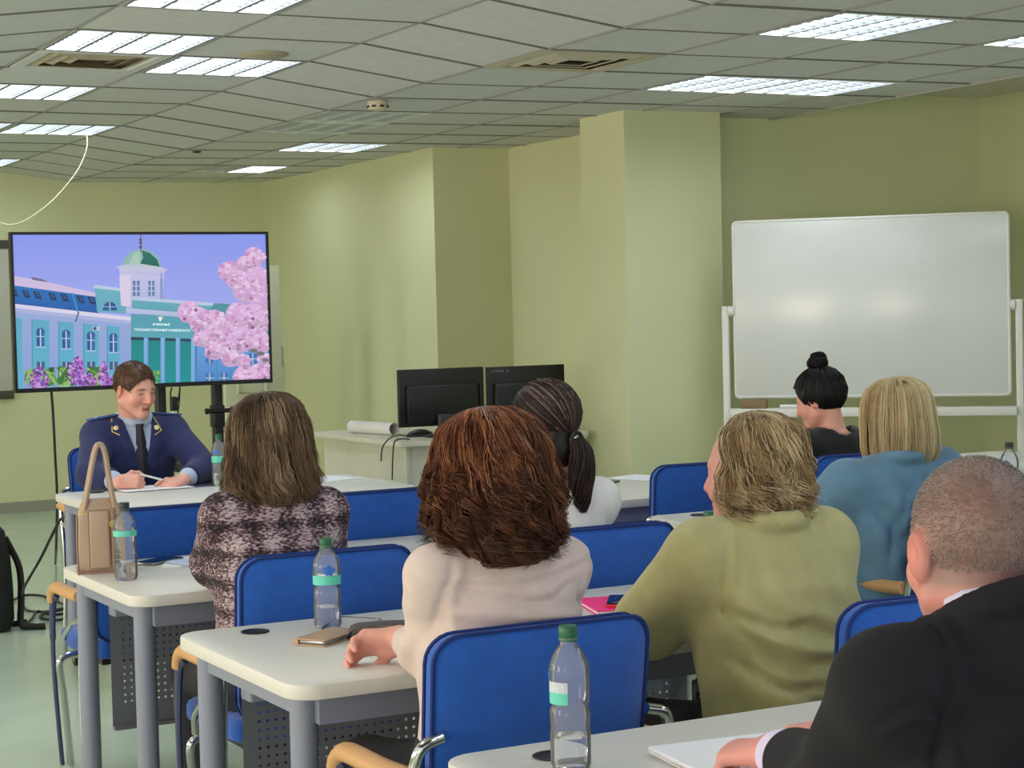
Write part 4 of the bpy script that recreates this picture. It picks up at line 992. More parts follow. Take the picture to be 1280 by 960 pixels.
def add_head(v, H, R, male=True, sc=1.0, ear=1.0):
    """head in its own frame: x to the person's right, y forward, z up, H at mid-height"""
    T = lambda p: H + R @ (np.array(p, float) * sc)
    E = lambda c, r, k=.02, op='+', Q=None: v.ell(T(c), np.array(r) * sc, k, op, R if Q is None else R @ Q)
    Cn = lambda a, b, ra, rb, k=.012, op='+': v.cone(T(a), T(b), ra * sc, rb * sc, k, op)
    E((0, -.014, .034), (.075, .094, .083), .03)
    E((0, .030, -.008), (.062, .062, .092), .03)
    jw = 1.0 if male else .9
    for s in (-1, 1):
        Cn((s * .052 * jw, -.004, -.050), (s * .012, .070, -.094), .026, .020, .03)
        E((s * .040, .056, -.030), (.026, .026, .026), .02)
        Cn((s * .012, .084, .026), (s * .048, .070, .024), .010, .007, .012)
    E((0, .076, -.098), (.022, .018, .018), .016)
    for s in (-1, 1):
        E((s * .032, .100, .006), (.017, .016, .011), .010, '-')
        E((s * .032, .074, .004), (.0135, .0135, .0115), .004)
        Cn((s * .021, .084, .011), (s * .043, .078, .010), .0035, .003, .004)
    Cn((0, .086, .020), (0, .110, -.026), .0085, .0125, .012)
    for s in (-1, 1): E((s * .012, .096, -.031), (.0085, .011, .008), .006)
    Cn((-.019, .084, -.060), (.019, .084, -.060), .0075, .0075, .006); Cn((0, .090, -.0585), (0, .0905, -.0585), .0075, .0075, .006)
    Cn((-.015, .083, -.071), (.015, .083, -.071), .0085, .0085, .006)
    v.cone(T((-.022, .097, -.0655)), T((.022, .097, -.0655)), .0022 * sc, .0022 * sc, .004, '-')
    for s in (-1, 1):
        Q = rotz(-s * .35) @ rotx(-.15)
        E((s * .079, -.010, -.004), (.0085 * ear, .020 * ear, .033 * ear), .008, '+', Q)
        E((s * .088, -.005, .000), (.0055, .0105, .019), .005, '-', Q)
    return T

def add_hand(v, w, d, up, side, curl=(.4, .5, .4), thumb=.5, spread=.10, sc=1.0, k=.007):
    """w wrist, d along the palm, up = back of the hand, side=+1 when the thumb lies along d x up"""
    d = unit(d); up = unit(up - d * np.dot(up, d)); lat = np.cross(d, up) * side
    P = lambda a, b, c: w + (d * a + lat * b + up * c) * sc
    for b, r in ((.024, .013), (.008, .0135), (-.009, .013), (-.025, .0115)):
        v.cone(P(0, b * .55, 0), P(.078 - abs(b - .008) * .25, b, .0), .0145 * sc, r * sc, .016)
    v.cone(P(.012, .022, -.006), P(.045, .030, -.008), .016 * sc, .012 * sc, .014)
    for i, (b, L) in enumerate(((.025, .070), (.008, .078), (-.0095, .072), (-.0265, .056))):
        a = 0.; p = P(.080 - abs(b - .008) * .25, b, 0.); dirb = d + lat * (b * spread * 14)
        r = .0088 - .0007 * (i == 3)
        for j, f in enumerate((.46, .30, .24)):
            a += curl[j] * (1 + .06 * i); dd = unit(unit(dirb) * math.cos(a) - up * math.sin(a)); q = p + dd * L * f * sc
            v.cone(p, q, r * sc, (r - .0009) * sc, k); r -= .0008; p = q
    p = P(.022, .026, -.006)
    for j, (L, bb, aa) in enumerate(((.040, .85, .15), (.032, .55 - thumb * .5, .15 + thumb * .25), (.026, .35 - thumb * .7, .2 + thumb * .35))):
        dd = unit(d * (1 - .25 * j * thumb) + lat * bb - up * aa); q = p + dd * L * sc; v.cone(p, q, (.0115 - .001 * j) * sc, (.0105 - .001 * j) * sc, .008); p = q

M_skin = mat('skin', (214, 160, 140), .5, attr='col', var=.05, scale=26, sss=.12, bump=.05, bscale=300)
SKIN = np.array(lin((206, 150, 128))[:3]); 
def skin_colors(V, T0, R, H, tone, brow=(70, 50, 38), lips=(176, 96, 92), scalp=None, male=True, sc=1.0):
    C = np.tile(np.array(lin(tone)[:3]), (len(V), 1))
    L = (V - H) @ R / sc
    def blend(mask, c): 
        nonlocal C
        m = np.clip(mask, 0, 1)[:, None]; C = C * (1 - m) + np.array(lin(c)[:3]) * m
    x, y, z = L[:, 0], L[:, 1], L[:, 2]; ax = np.abs(x)
    near = (np.abs(L) < .16).all(1)
    red = tuple(int(a * b) for a, b in zip(tone, (1.0, .84, .82)))
    blend(near * np.exp(-(((ax - .042) / .026) ** 2 + ((z + .026) / .026) ** 2)) * (y > .02) * .55, red)
    blend(near * np.exp(-((x / .016) ** 2 + ((z + .026) / .02) ** 2)) * (y > .085) * .6, red)
    blend(near * (ax > .076) * (np.abs(y + .01) < .04) * (np.abs(z) < .045) * .7, red)
    blend(near * (y > .06) * np.exp(-(((x) / .022) ** 4 + ((z + .0655) / .010) ** 4)) * .9, lips)
    blend(near * (y > .07) * np.exp(-((x / .020) ** 4 + ((z + .0655) / .0022) ** 2)), (92, 40, 40))
    blend(near * (y > .05) * np.exp(-(((ax - .032) / .017) ** 4 + ((z - .0255 + .15 * (ax - .032)) / .0052) ** 2)) * .9, brow)
    blend(near * (y > .05) * np.exp(-(((ax - .032) / .0125) ** 4 + ((z - .0045) / .0034) ** 2)) * .85, (64, 40, 34))
    if scalp is not None: blend(near * scalp(x, y, z), (122, 106, 99))
    return C

def creases(lines, front=False):
    """pulled folds: a groove with a ridge beside it, along x-z segments of the back"""
    def f(X, Y, Z):
        t = 0
        for x0, z0, x1, z1, w, d in lines:
            L = math.hypot(x1 - x0, z1 - z0); ux, uz = (x1 - x0) / L, (z1 - z0) / L
            a = (X - x0) * ux + (Z - z0) * uz; b = -(X - x0) * uz + (Z - z0) * ux + .012 * np.sin(a / L * 3.1)
            g = np.exp(-np.clip(np.maximum(-a, a - L) / (.25 * L), 0, None) ** 2) * (Y < .03)
            t = t + g * .62 * d * (np.exp(-(b / w) ** 2) - .8 * np.exp(-((b - 1.9 * w) / (1.3 * w)) ** 2))
        return t
    return f
def both(*fs): return lambda X, Y, Z: sum(f(X, Y, Z) for f in fs)
M_shoe = mat('shoe_black', (22, 21, 22), .35)
def figure(name, label, o, yaw, head, hrot, sh, el, wr, tone, h=.006, male=True, hands=None, legs=True, lean=0.0, neck_r=.055, girth=1.0, hsc=1.0, knee_fwd=.42, scalp=None, foot_y=None, hc=None, nb_up=.035):
    """o: x, y of the hips; head, sh, el, wr in world points; returns the body and its local frame"""
    Rw = rotz(yaw); O = np.array([o[0], o[1], 0.]); loc = lambda p: (np.array(p, float) - O) @ Rw
    H = loc(head); R = rotz(hrot[0]) @ rotx(hrot[1]) @ roty(hrot[2])
    S = [loc(p) for p in sh]; E_ = [loc(p) for p in el]; Wr = [loc(p) for p in wr]        # left, right
    v = Vol(); T = add_head(v, H, R, male, hsc)
    nb = (S[0] + S[1]) / 2 + np.array([0, -.01, nb_up]); nt = H + R @ np.array([0, -.028, -.055]) * hsc
    v.cone(nb + np.array([0, -.005, -.03]), nt, neck_r * 1.05, neck_r * .93, .03)
    ch = (S[0] + S[1]) / 2; pel = np.array([0, 0, .545])
    def at_(f): return pel + (ch - pel) * f
    secs = []
    for f, rx, ry in ((-.12, .15, .11), (.0, .17, .125), (.35, .148, .11), (.65, .158, .112), (.85, .15, .10), (1.0, .13, .075), (1.1, .07, .055)):
        p = at_(f); secs.append((p[2], p[0], p[1], rx * girth * .87, ry * girth * .84))
    v.loft(secs, .04)
    for i, s in enumerate((-1, 1)):
        v.cone(nb + np.array([0, 0, -.03]), S[i], .034, .043, .02); v.cone(S[i], E_[i], .043, .035, .03); v.cone(E_[i], Wr[i], .036, .027, .015)
        kn = np.array([s * .11, knee_fwd, .50]); an = np.array([s * .11, (foot_y if foot_y is not None else knee_fwd - .06), .09])
        v.cone((s * .085, .0, .53), kn, .085, .058, .04); v.cone(kn, an, .055, .036, .02); v.cone(an + np.array([0, -.01, -.045]), an + np.array([0, .15, -.06]), .034, .026, .02)
    for i in (0, 1):
        hd = (hands or [None, None])[i]
        if hd is None: hd = dict(d=None)
        d = hd.get('d'); d = (Wr[i] - E_[i]) if d is None else np.array(d, float) @ Rw
        up = np.array(hd.get('up', (0, 0, 1)), float) @ Rw
        side = hd.get('side', (1 if i == 0 else -1))
        add_hand(v, Wr[i], d, up, side, hd.get('curl', (.35, .45, .35)), hd.get('thumb', .4))
    V, Q = v.mesh(h, smooth=2)
    C = skin_colors(V, None, R, H, tone, scalp=scalp, male=male, sc=hsc) if hc is None else hc(V, R, H)
    b = mesh_np(name, V, Q, M_skin, None, C); b.location = O; b.rotation_euler = (0, 0, yaw); tag(b, label, 'person')
    F = dict(o=b, loc=loc, H=H, R=R, S=S, E=E_, W=Wr, ch=ch, nb=nb, nt=nt, pel=pel, knee=knee_fwd, hsc=hsc, T=T, neck_r=neck_r, foot=(foot_y if foot_y is not None else knee_fwd - .06))
    return F

def top(F, name, m, secs, arm=(.066, .058, .052, .040), h=.006, warp=None, neck=.062, cuff=.02, k=.05, collar=None, e=2.5, neck_c=None, smooth=2, label=None, shoulder=.060, cut=True, post=None):
    """garment of the upper body; secs are f (0 hip .. 1 shoulder line), rx, ry, dy"""
    v = Vol(); ch, pel = F['ch'], F['pel']; A = []
    for f, rx, ry, dy in secs:
        p = pel + (ch - pel) * f; A.append((p[2], p[0], p[1] + dy, rx, ry))
    v.loft(A, .03, e=e)
    for i in (0, 1):
        S, E_, Wr = F['S'][i], F['E'][i], F['W'][i]
        v.cone(F['nb'] + np.array([0, -.004, -.024]), S, .054, shoulder, k)
        v.cone(S, E_, arm[0], arm[1], .035); d = unit(Wr - E_); v.cone(E_, Wr - d * cuff, arm[2], arm[3], .02)
    if collar: collar(v, F)
    if cut:
        n0, n1 = F['nb'], F['nt']; d = unit(n1 - n0)
        v.cone(n0 + (np.array(neck_c) if neck_c is not None else 0) + d * .005, n1 + d * .08, neck, neck, .012, '-')
    V, Q = v.mesh(h, warp=warp, smooth=smooth, post=post)
    g = mesh_np(name, V, Q, m, F['o'])
    if label: g['label'] = label
    return g
def trousers(F, m, name='trousers', h=.010, waist=(.19, .14)):
    v = Vol(); pel = F['pel']; up = pel + (F['ch'] - pel) * .25
    v.loft([(.455, 0, -.01, waist[0] * .95, waist[1]), (.54, 0, 0, waist[0], waist[1]), (up[2], up[0], up[1], waist[0] * .92, waist[1] * .92)], .03)
    for s in (-1, 1):
        kn = np.array([s * .11, F['knee'], .50]); an = np.array([s * .11, F['foot'], .085])
        v.cone((s * .09, .0, .535), kn, .098, .075, .04); v.cone(kn, an, .070, .060, .02)
    V, Q = v.mesh(h, smooth=2); g = mesh_np(name, V, Q, m, F['o'])
    for s in (-1, 1):
        a = np.array([s * .11, F['foot'], .045]); w = Vol(); w.cone(a + np.array([0, -.03, .0]), a + np.array([0, .06, .0]), .043, .040, .03, sq=(0, 0, 1), sk=1).cone(a + np.array([0, .06, -.005]), a + np.array([0, .18, -.012]), .040, .032, .03)
        w.ell(a + np.array([0, .05, -.095]), (.2, .4, .05), .006, '-')
        V, Q = w.mesh(.009); mesh_np('shoe', V, Q, M_shoe, F['o'])
    return g

# ------------------------------------------------------------------ hair
def hair_mat(name, rough=.42):
    return mat(name, (120, 80, 50), rough, attr='col', spec=.35)
def strand_mesh(P, rad, C, sides=3):
    """P (n,K,3) paths, rad (n,K), C (n,K,3) -> verts, quads, colours"""
    n, K, _ = P.shape
    t = np.empty_like(P); t[:, 1:-1] = P[:, 2:] - P[:, :-2]; t[:, 0] = P[:, 1] - P[:, 0]; t[:, -1] = P[:, -1] - P[:, -2]
    t /= np.linalg.norm(t, axis=2, keepdims=True) + 1e-12
    ref = np.zeros_like(t); ref[..., 0] = .31; ref[..., 1] = .83; ref[..., 2] = .46
    a = np.cross(t, ref); a /= np.linalg.norm(a, axis=2, keepdims=True) + 1e-12; b = np.cross(t, a)
    ring = [P + (a * math.cos(2 * PI * s / sides) + b * math.sin(2 * PI * s / sides)) * rad[..., None] for s in range(sides)]
    V = np.stack(ring, 2).reshape(-1, 3)
    base = (np.arange(n)[:, None, None] * K + np.arange(K - 1)[None, :, None]) * sides; s = np.arange(sides)[None, None, :]
    s1 = (s + 1) % sides
    Q = np.stack([base + s, base + s1, base + sides + s1, base + sides + s], -1).reshape(-1, 4)
    return V, Q, np.repeat(C[:, :, None, :], sides, 2).reshape(-1, 3)
def envelope(prof):
    A = np.array(prof, float)                       # z, rx, ry, cy (from the crown down), head frame
    d = np.r_[0, np.cumsum(np.hypot(np.diff(A[:, 0]), np.diff(A[:, 1])))]; d /= d[-1]
    # smooth the profile
    u = np.linspace(0, 1, 80); B = np.stack([np.interp(u, d, A[:, i]) for i in range(4)], 1)
    for _ in range(6): B[1:-1] = .25 * B[:-2] + .5 * B[1:-1] + .25 * B[2:]
    return lambda w: np.stack([np.interp(w, u, B[:, i]) for i in range(4)], -1)
def long_hair(F, name, prof, n, m, colors, az=(-125, 125), clumps=60, amp=.006, freq=2.5, curl=0.0, rad=.0013, K=18, seed=1, tipz=.25, front=None, tipdark=None, rootdark=.75, spread=.10, part=0.0, q0=.84, base=.86, streak=.3, flare=0.0, vmin=.8):
    r = np.random.default_rng(seed); env = envelope(prof); sc = F['hsc']
    ca = np.radians(r.uniform(az[0], az[1], clumps)); cp = r.uniform(0, 2 * PI, clumps); cf = freq * r.uniform(.75, 1.3, clumps); cq = r.uniform(q0, 1.0, clumps); ce = r.uniform(vmin, 1.0, clumps); cc = r.random(clumps)
    k = r.integers(0, clumps, n); u = np.linspace(0, 1, K)[None, :]
    jit = r.normal(0, 1, n)[:, None]; j2 = r.normal(0, 1, n)[:, None]
    v = (.02 + .05 * r.random(n))[:, None] + u * (ce[k][:, None] + .03 * j2 - .04)
    v = np.clip(v, 0, 1)
    E = env(v)
    a = ca[k][:, None] + jit * spread * (1.2 - .75 * u)
    ph = cp[k][:, None] + .25 * j2; grow = np.clip((u - .15) / .85, 0, 1)
    am = amp * (.4 + 1.2 * grow)
    w1 = np.sin(2 * PI * cf[k][:, None] * u + ph) * am; w2 = np.cos(2 * PI * cf[k][:, None] * u + ph) * am
    if curl:
        gc = np.clip((u - .35) / .65, 0, 1); w1 = w1 + curl * gc * np.sin(2 * PI * 2.4 * cf[k][:, None] * u + ph * 2); w2 = w2 + curl * gc * np.cos(2 * PI * 2.4 * cf[k][:, None] * u + ph * 2)
    q = cq[k][:, None] + .03 * j2 * (1 - .4 * u)
    rx = E[..., 1] * q + w2 + flare * grow ** 2 * jit; ry = E[..., 2] * q + w2 + flare * grow ** 2 * jit
    aa = a + w1 / np.maximum(E[..., 1], .04)
    P = np.stack([np.sin(aa) * rx + part * 0, E[..., 3] - np.cos(aa) * ry, E[..., 0] + .35 * w1 * grow], -1)
    P = P * sc @ F['R'].T + F['H']
    R_ = rad * (1.0 - .75 * u ** 3) * (.8 + .4 * r.random(n))[:, None]
    pal = np.array([lin(c)[:3] for c in colors]); ci = np.clip((cc[k] + r.normal(0, streak, n) * .35) % 1.0, 0, .999) * (len(pal) - 1)
    c0 = pal[ci.astype(int)]; c1 = pal[np.minimum(ci.astype(int) + 1, len(pal) - 1)]; C0 = c0 + (c1 - c0) * (ci % 1)[:, None]
    C0 = C0 * (.8 + .4 * r.random(n))[:, None]
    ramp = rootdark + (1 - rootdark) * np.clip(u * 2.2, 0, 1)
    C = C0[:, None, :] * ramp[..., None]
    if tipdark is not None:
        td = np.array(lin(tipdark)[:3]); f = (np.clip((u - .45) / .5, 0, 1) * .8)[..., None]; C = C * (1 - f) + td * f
    V, Q, CC = strand_mesh(P, R_, C)
    # the mass beneath the strands
    if base:
        na, nv = 48, 26; vv = np.linspace(0, .96, nv); Eb = env(vv); aa = np.radians(np.linspace(az[0], az[1], na))
        B = np.stack([np.sin(aa)[None, :] * Eb[:, 1:2] * base, Eb[:, 3:4] - np.cos(aa)[None, :] * Eb[:, 2:3] * base, np.repeat(Eb[:, :1] - .006, na, 1)], -1).reshape(-1, 3) * sc @ F['R'].T + F['H']
        i, j = np.meshgrid(np.arange(nv - 1), np.arange(na - 1), indexing='ij'); Qb = np.stack([i * na + j, i * na + j + 1, (i + 1) * na + j + 1, (i + 1) * na + j], -1).reshape(-1, 4)
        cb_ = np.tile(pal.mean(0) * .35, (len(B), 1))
        Q = np.concatenate([Q, Qb + len(V)]); V = np.concatenate([V, B]); CC = np.concatenate([CC, cb_])
    return mesh_np(name, V, Q, m, F['o'], CC)
def short_hair(F, name, m, n, region, L, colors, seed=2, rad=.0009, lift=.5, sweep=(0, -1, -.3), thick=.004, sc=None):
    """short strands rooted on the skull where region(x, y, z) > random"""
    r = np.random.default_rng(seed); sc = F['hsc']; d = r.normal(0, 1, (n * 3, 3)); d /= np.linalg.norm(d, axis=1, keepdims=True)
    rr_ = np.array([.075, .094, .083]) + thick; p = d * rr_ + np.array([0, -.014, .034]); ok = region(p[:, 0], p[:, 1], p[:, 2]) > r.random(len(p)); p, d = p[ok][:n], d[ok][:n]; n = len(p)
    nn = d / rr_; nn /= np.linalg.norm(nn, axis=1, keepdims=True)
    sw = np.array(sweep, float)[None, :] + r.normal(0, .25, (n, 3)); sw -= nn * (sw * nn).sum(1, keepdims=True)
    u = np.linspace(0, 1, 4)[None, :, None]; ln = (L * r.uniform(.7, 1.15, n))[:, None, None]
    P = p[:, None] - nn[:, None] * .003 + nn[:, None] * ln * (lift * u - lift * .45 * u * u) + sw[:, None] * ln * u * (.5 + .5 * u)
    P = P * sc @ F['R'].T + F['H']; R_ = np.tile(rad * np.array([1, .95, .8, .3])[None, :], (n, 1))
    pal = np.array([lin(c)[:3] for c in colors]); C = pal[r.integers(0, len(pal), n)] * (.75 + .5 * r.random(n))[:, None]; C = np.repeat(C[:, None], 4, 1)
    V, Q, CC = strand_mesh(P, R_, C); return V, Q, CC
def cap_hair(F, name, m, region_cut, infl, colors, strands=None, h=.004):
    v = Vol(); sc = F['hsc']; T = lambda p: F['H'] + F['R'] @ (np.array(p, float) * sc)
    v.ell(T((0, -.014, .034)), (np.array([.075, .094, .083]) + infl) * sc, .02, '+', F['R'])
    region_cut(v, T, F['R'], sc)
    V, Q = v.mesh(h); pal = np.array([lin(c)[:3] for c in colors]); C = np.tile(pal.mean(0) * .7, (len(V), 1))
    if strands is not None:
        V2, Q2, C2 = strands; Q = np.concatenate([Q, Q2 + len(V)]); V = np.concatenate([V, V2]); C = np.concatenate([C, C2])
    return mesh_np(name, V, Q, m, F['o'], C)
# ------------------------------------------------------------------ the people
from mathutils.bvhtree import BVHTree
M_hair = hair_mat('hair')
M_trous_d = mat('trousers_dark', (34, 35, 42), .85); M_trous_b = mat('trousers_navy', (28, 34, 60), .85)
def cloth(name, rgb, **k):
    a = dict(rough=.9, var=.06, scale=30, bump=.2, bscale=500, sheen=.2); a.update(k); return mat(name, rgb, **a)
def folds(spec):
    """shallow creases: (amplitude, wave vector, phase, centre, reach)"""
    def f(X, Y, Z):
        t = 0
        for a, k, ph, c, r in spec:
            g = np.exp(-((X - c[0]) ** 2 / r[0] ** 2 + (Z - c[2]) ** 2 / r[2] ** 2 + (Y - c[1]) ** 2 / r[1] ** 2))
            t = t + a * g * np.sin(k[0] * X + k[1] * Y + k[2] * Z + ph + 1.3 * np.sin(9 * X + 7 * Z))
        return t
    return f
FEM = [(-.16, .180, .135, 0), (0, .186, .142, 0), (.35, .168, .128, 0), (.65, .172, .124, 0), (.86, .160, .112, 0), (1.0, .125, .088, 0), (1.13, .068, .060, 0)]
def sec(w=1.0, d=1.0, base=FEM): return [(f, rx * w, ry * d, dy) for f, rx, ry, dy in base]
def xyz(v): return np.array([v.x, v.y, v.z])

# curly auburn hair, beige-pink sweater
F = figure('person', 'woman with big curly auburn hair and pale pinkish sweater, seen from behind at the centre', (1.675, 3.20), 0, (1.660, 3.215, 1.140), (.12, -.12, 0),
           [(1.528, 3.185, .970), (1.802, 3.185, .965)], [(1.560, 3.30, .805), (1.845, 3.34, .80)], [(1.612, 3.535, .790), (1.76, 3.56, .775)], (212, 154, 140), h=.0036, male=False,
           hands=[dict(d=(-.74, .62, -.10), up=(.42, .66, .62), curl=(.55, .75, .5), thumb=.35), None], neck_r=.050)
top(F, 'sweater', cloth('knit_beige', (208, 190, 183), bump=.3), sec(.97, .97), arm=(.055, .052, .050, .035), h=.005, neck=.072, k=.04, shoulder=.054, cuff=.075,
    warp=both(creases([(-.10, .955, .13, .972, .009, .007), (-.03, .925, .08, .930, .008, .006), (-.12, .885, .02, .868, .010, .006), (-.145, .98, -.155, .86, .008, .006), (.14, .96, .15, .86, .008, .005)]), folds([(.010, (6, 0, 110), .4, (.03, -.10, .88), (.12, .1, .035)), (.009, (-10, 0, 120), 1.4, (.06, -.10, .80), (.12, .1, .035)), (.005, (20, 0, 70), 2., (-.20, .05, .86), (.06, .12, .07)), (.004, (0, 60, 70), 0, (-.17, .1, .80), (.06, .12, .06))])))
trousers(F, M_trous_d)
AUB = [(64, 32, 20), (96, 52, 30), (124, 70, 40), (150, 92, 56), (176, 118, 78)]
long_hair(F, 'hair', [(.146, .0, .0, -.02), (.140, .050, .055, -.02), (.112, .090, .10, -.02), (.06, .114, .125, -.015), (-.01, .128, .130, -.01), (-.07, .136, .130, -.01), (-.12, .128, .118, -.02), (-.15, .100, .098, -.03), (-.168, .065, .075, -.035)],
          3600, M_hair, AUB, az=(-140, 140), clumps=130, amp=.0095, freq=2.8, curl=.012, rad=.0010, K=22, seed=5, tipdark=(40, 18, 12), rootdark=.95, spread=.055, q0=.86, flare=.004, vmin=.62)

# plaid tweed jacket
def tweed():
    m = bpy.data.materials.new('plaid_tweed'); m.use_nodes = True; nt = m.node_tree; N, L = nt.nodes, nt.links; b = N['Principled BSDF']; b.inputs['Roughness'].default_value = .95
    tc = N.new('ShaderNodeTexCoord'); sx = N.new('ShaderNodeSeparateXYZ'); L.new(tc.outputs['Object'], sx.inputs[0])
    def math_(op, a, bb=None):
        n = N.new('ShaderNodeMath'); n.operation = op
        for i, q in enumerate((a, bb)):
            if q is None: continue
            if isinstance(q, (int, float)): n.inputs[i].default_value = q
            else: L.new(q, n.inputs[i])
        return n.outputs[0]
    def stripes(o, per, ph): return math_('SINE', math_('ADD', math_('MULTIPLY', o, 2 * PI / per), ph))
    nz = N.new('ShaderNodeTexNoise'); nz.inputs['Scale'].default_value = 150; nz.inputs['Detail'].default_value = 3
    mp = N.new('ShaderNodeMapping'); mp.inputs['Scale'].default_value = (.6, .8, 1.4); L.new(tc.outputs['Object'], mp.inputs[0]); L.new(mp.outputs[0], nz.inputs['Vector'])
    g1 = math_('MULTIPLY', stripes(sx.outputs[0], .088, .6), .075); g2 = math_('MULTIPLY', math_('ADD', stripes(sx.outputs[2], .074, .2), math_('MULTIPLY', stripes(sx.outputs[2], .037, 1.2), .5)), .065)
    v = math_('ADD', math_('ADD', nz.outputs['Fac'], g1), g2)
    cr = N.new('ShaderNodeValToRGB'); e = cr.color_ramp.elements
    e[0].position = .36; e[0].color = lin((34, 30, 34)); e[1].position = .66; e[1].color = lin((196, 184, 186))
    q = cr.color_ramp.elements.new(.50); q.color = lin((104, 84, 94)); L.new(v, cr.inputs['Fac'])
    n2 = N.new('ShaderNodeTexNoise'); n2.inputs['Scale'].default_value = 14; L.new(tc.outputs['Object'], n2.inputs['Vector'])
    mx = N.new('ShaderNodeMix'); mx.data_type = 'RGBA'; mx.blend_type = 'MULTIPLY'; L.new(math_('MULTIPLY', n2.outputs['Fac'], .7), mx.inputs[0]); L.new(cr.outputs[0], mx.inputs[6]); mx.inputs[7].default_value = lin((214, 178, 192)); L.new(mx.outputs[2], b.inputs['Base Color'])
    bp = N.new('ShaderNodeBump'); bp.inputs['Strength'].default_value = .5; bp.inputs['Distance'].default_value = .003; L.new(nz.outputs['Fac'], bp.inputs['Height']); L.new(bp.outputs[0], b.inputs['Normal'])
    return m
hx_ = at(337, 560, y=4.56).x; sl_, sr_ = at(250, 640, y=4.53).x, at(436, 636, y=4.53).x
F = figure('person', 'woman with shoulder-length brown hair in a black and mauve plaid jacket', (1.745, 4.535), 0, (hx_, 4.56, 1.140), (-.05, -.1, 0),
           [(sl_ + .066, 4.53, .962), (sr_ - .066, 4.53, .957)], [(sl_ + .070, 4.64, .83), (sr_ - .02, 4.64, .82)], [(sl_ + .17, 4.87, .785), (sr_ - .12, 4.88, .785)], (206, 152, 132), h=.006, male=False, neck_r=.050)
top(F, 'jacket', tweed(), sec(1.04, 1.0), arm=(.060, .058, .056, .050), h=.006, neck=.066, k=.035, shoulder=.058, warp=folds([(.005, (30, 40, 60), 0, (-.17, .08, .84), (.06, .1, .06))]))
trousers(F, M_trous_d)
BRN = [(52, 38, 28), (84, 64, 46), (112, 88, 64), (146, 120, 90), (190, 166, 134)]
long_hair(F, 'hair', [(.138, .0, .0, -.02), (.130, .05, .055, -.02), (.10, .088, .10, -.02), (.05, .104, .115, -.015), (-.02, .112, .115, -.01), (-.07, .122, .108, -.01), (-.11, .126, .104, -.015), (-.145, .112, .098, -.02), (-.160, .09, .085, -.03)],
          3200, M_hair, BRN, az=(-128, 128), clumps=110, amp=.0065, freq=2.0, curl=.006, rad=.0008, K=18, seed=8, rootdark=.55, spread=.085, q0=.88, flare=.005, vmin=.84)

# dark ponytail, white blouse
hx_ = at(688, 540, y=4.53).x; sr_ = at(771, 650, y=4.52).x
F = figure('person', 'woman with dark low ponytail and white blouse beyond the curly-haired woman', (hx_ + .01, 4.53), 0, (hx_, 4.555, 1.148), (.25, -.08, .04),
           [(hx_ - .155, 4.52, .935), (sr_ - .055, 4.52, .930)], [(hx_ - .20, 4.64, .81), (sr_ - .03, 4.66, .80)], [(hx_ - .10, 4.88, .785), (sr_ - .13, 4.88, .785)], (216, 160, 142), h=.0065, male=False, neck_r=.048)
top(F, 'blouse', cloth('cotton_white', (226, 224, 222), bump=.1), sec(.95, .95), arm=(.060, .058, .054, .044), h=.007, neck=.066, k=.05)
trousers(F, M_trous_d)
DRK = [(30, 20, 20), (48, 32, 30), (66, 48, 44), (128, 108, 98), (170, 152, 140)]
def tied(F, n, colors, tie, seed, crown=(0, .055, .098), infl=.012, rad=.0013, clumps=50, sag=.0):
    """hair combed over the skull to one tie point"""
    r = np.random.default_rng(seed); sc = F['hsc']; pal = np.array([lin(c)[:3] for c in colors]); tie = np.array(tie, float)
    rr_ = np.array([.075, .094, .083]) + infl; c0 = np.array([0, -.014, .034])
    ph = r.uniform(0, 2 * PI, n); el_ = r.uniform(0, 1, n)
    start = np.stack([np.cos(ph) * .079, .02 + np.sin(ph) * .068, np.where(np.sin(ph) > 0, .050 + .030 * np.sin(ph), -.010 + .05 * np.sin(ph) * .9)], 1)
    top_ = r.random(n) < .5; start[top_] = np.stack([r.uniform(-.065, .065, top_.sum()), r.uniform(-.03, .075, top_.sum()), np.full(top_.sum(), .1)], 1)
    K = 14; u = np.linspace(0, 1, K)[None, :, None]
    P = start[:, None] * (1 - u) + tie[None, None] * u
    D = (P - c0) / rr_; ln = np.linalg.norm(D, axis=2, keepdims=True); Ps = c0 + (P - c0) / np.maximum(ln, .25)
    pull = np.clip((u - .75) / .25, 0, 1) ** 1.5
    P = Ps * (1 - pull) + tie * pull; P = P + r.normal(0, .0018, (n, 1, 3)) * (1 - u) - np.array([0, 0, sag]) * np.sin(PI * u)
    P = P * sc @ F['R'].T + F['H']
    R_ = np.tile(rad * np.linspace(1, .8, K)[None], (n, 1)); g = r.integers(0, clumps, n); hue = r.random(clumps) ** 1.6
    ci = np.clip(hue[g] + r.normal(0, .12, n), 0, .999) * (len(pal) - 1); C = pal[ci.astype(int)] * (.8 + .4 * r.random(n))[:, None]
    return strand_mesh(P, R_, np.repeat(C[:, None], K, 1))
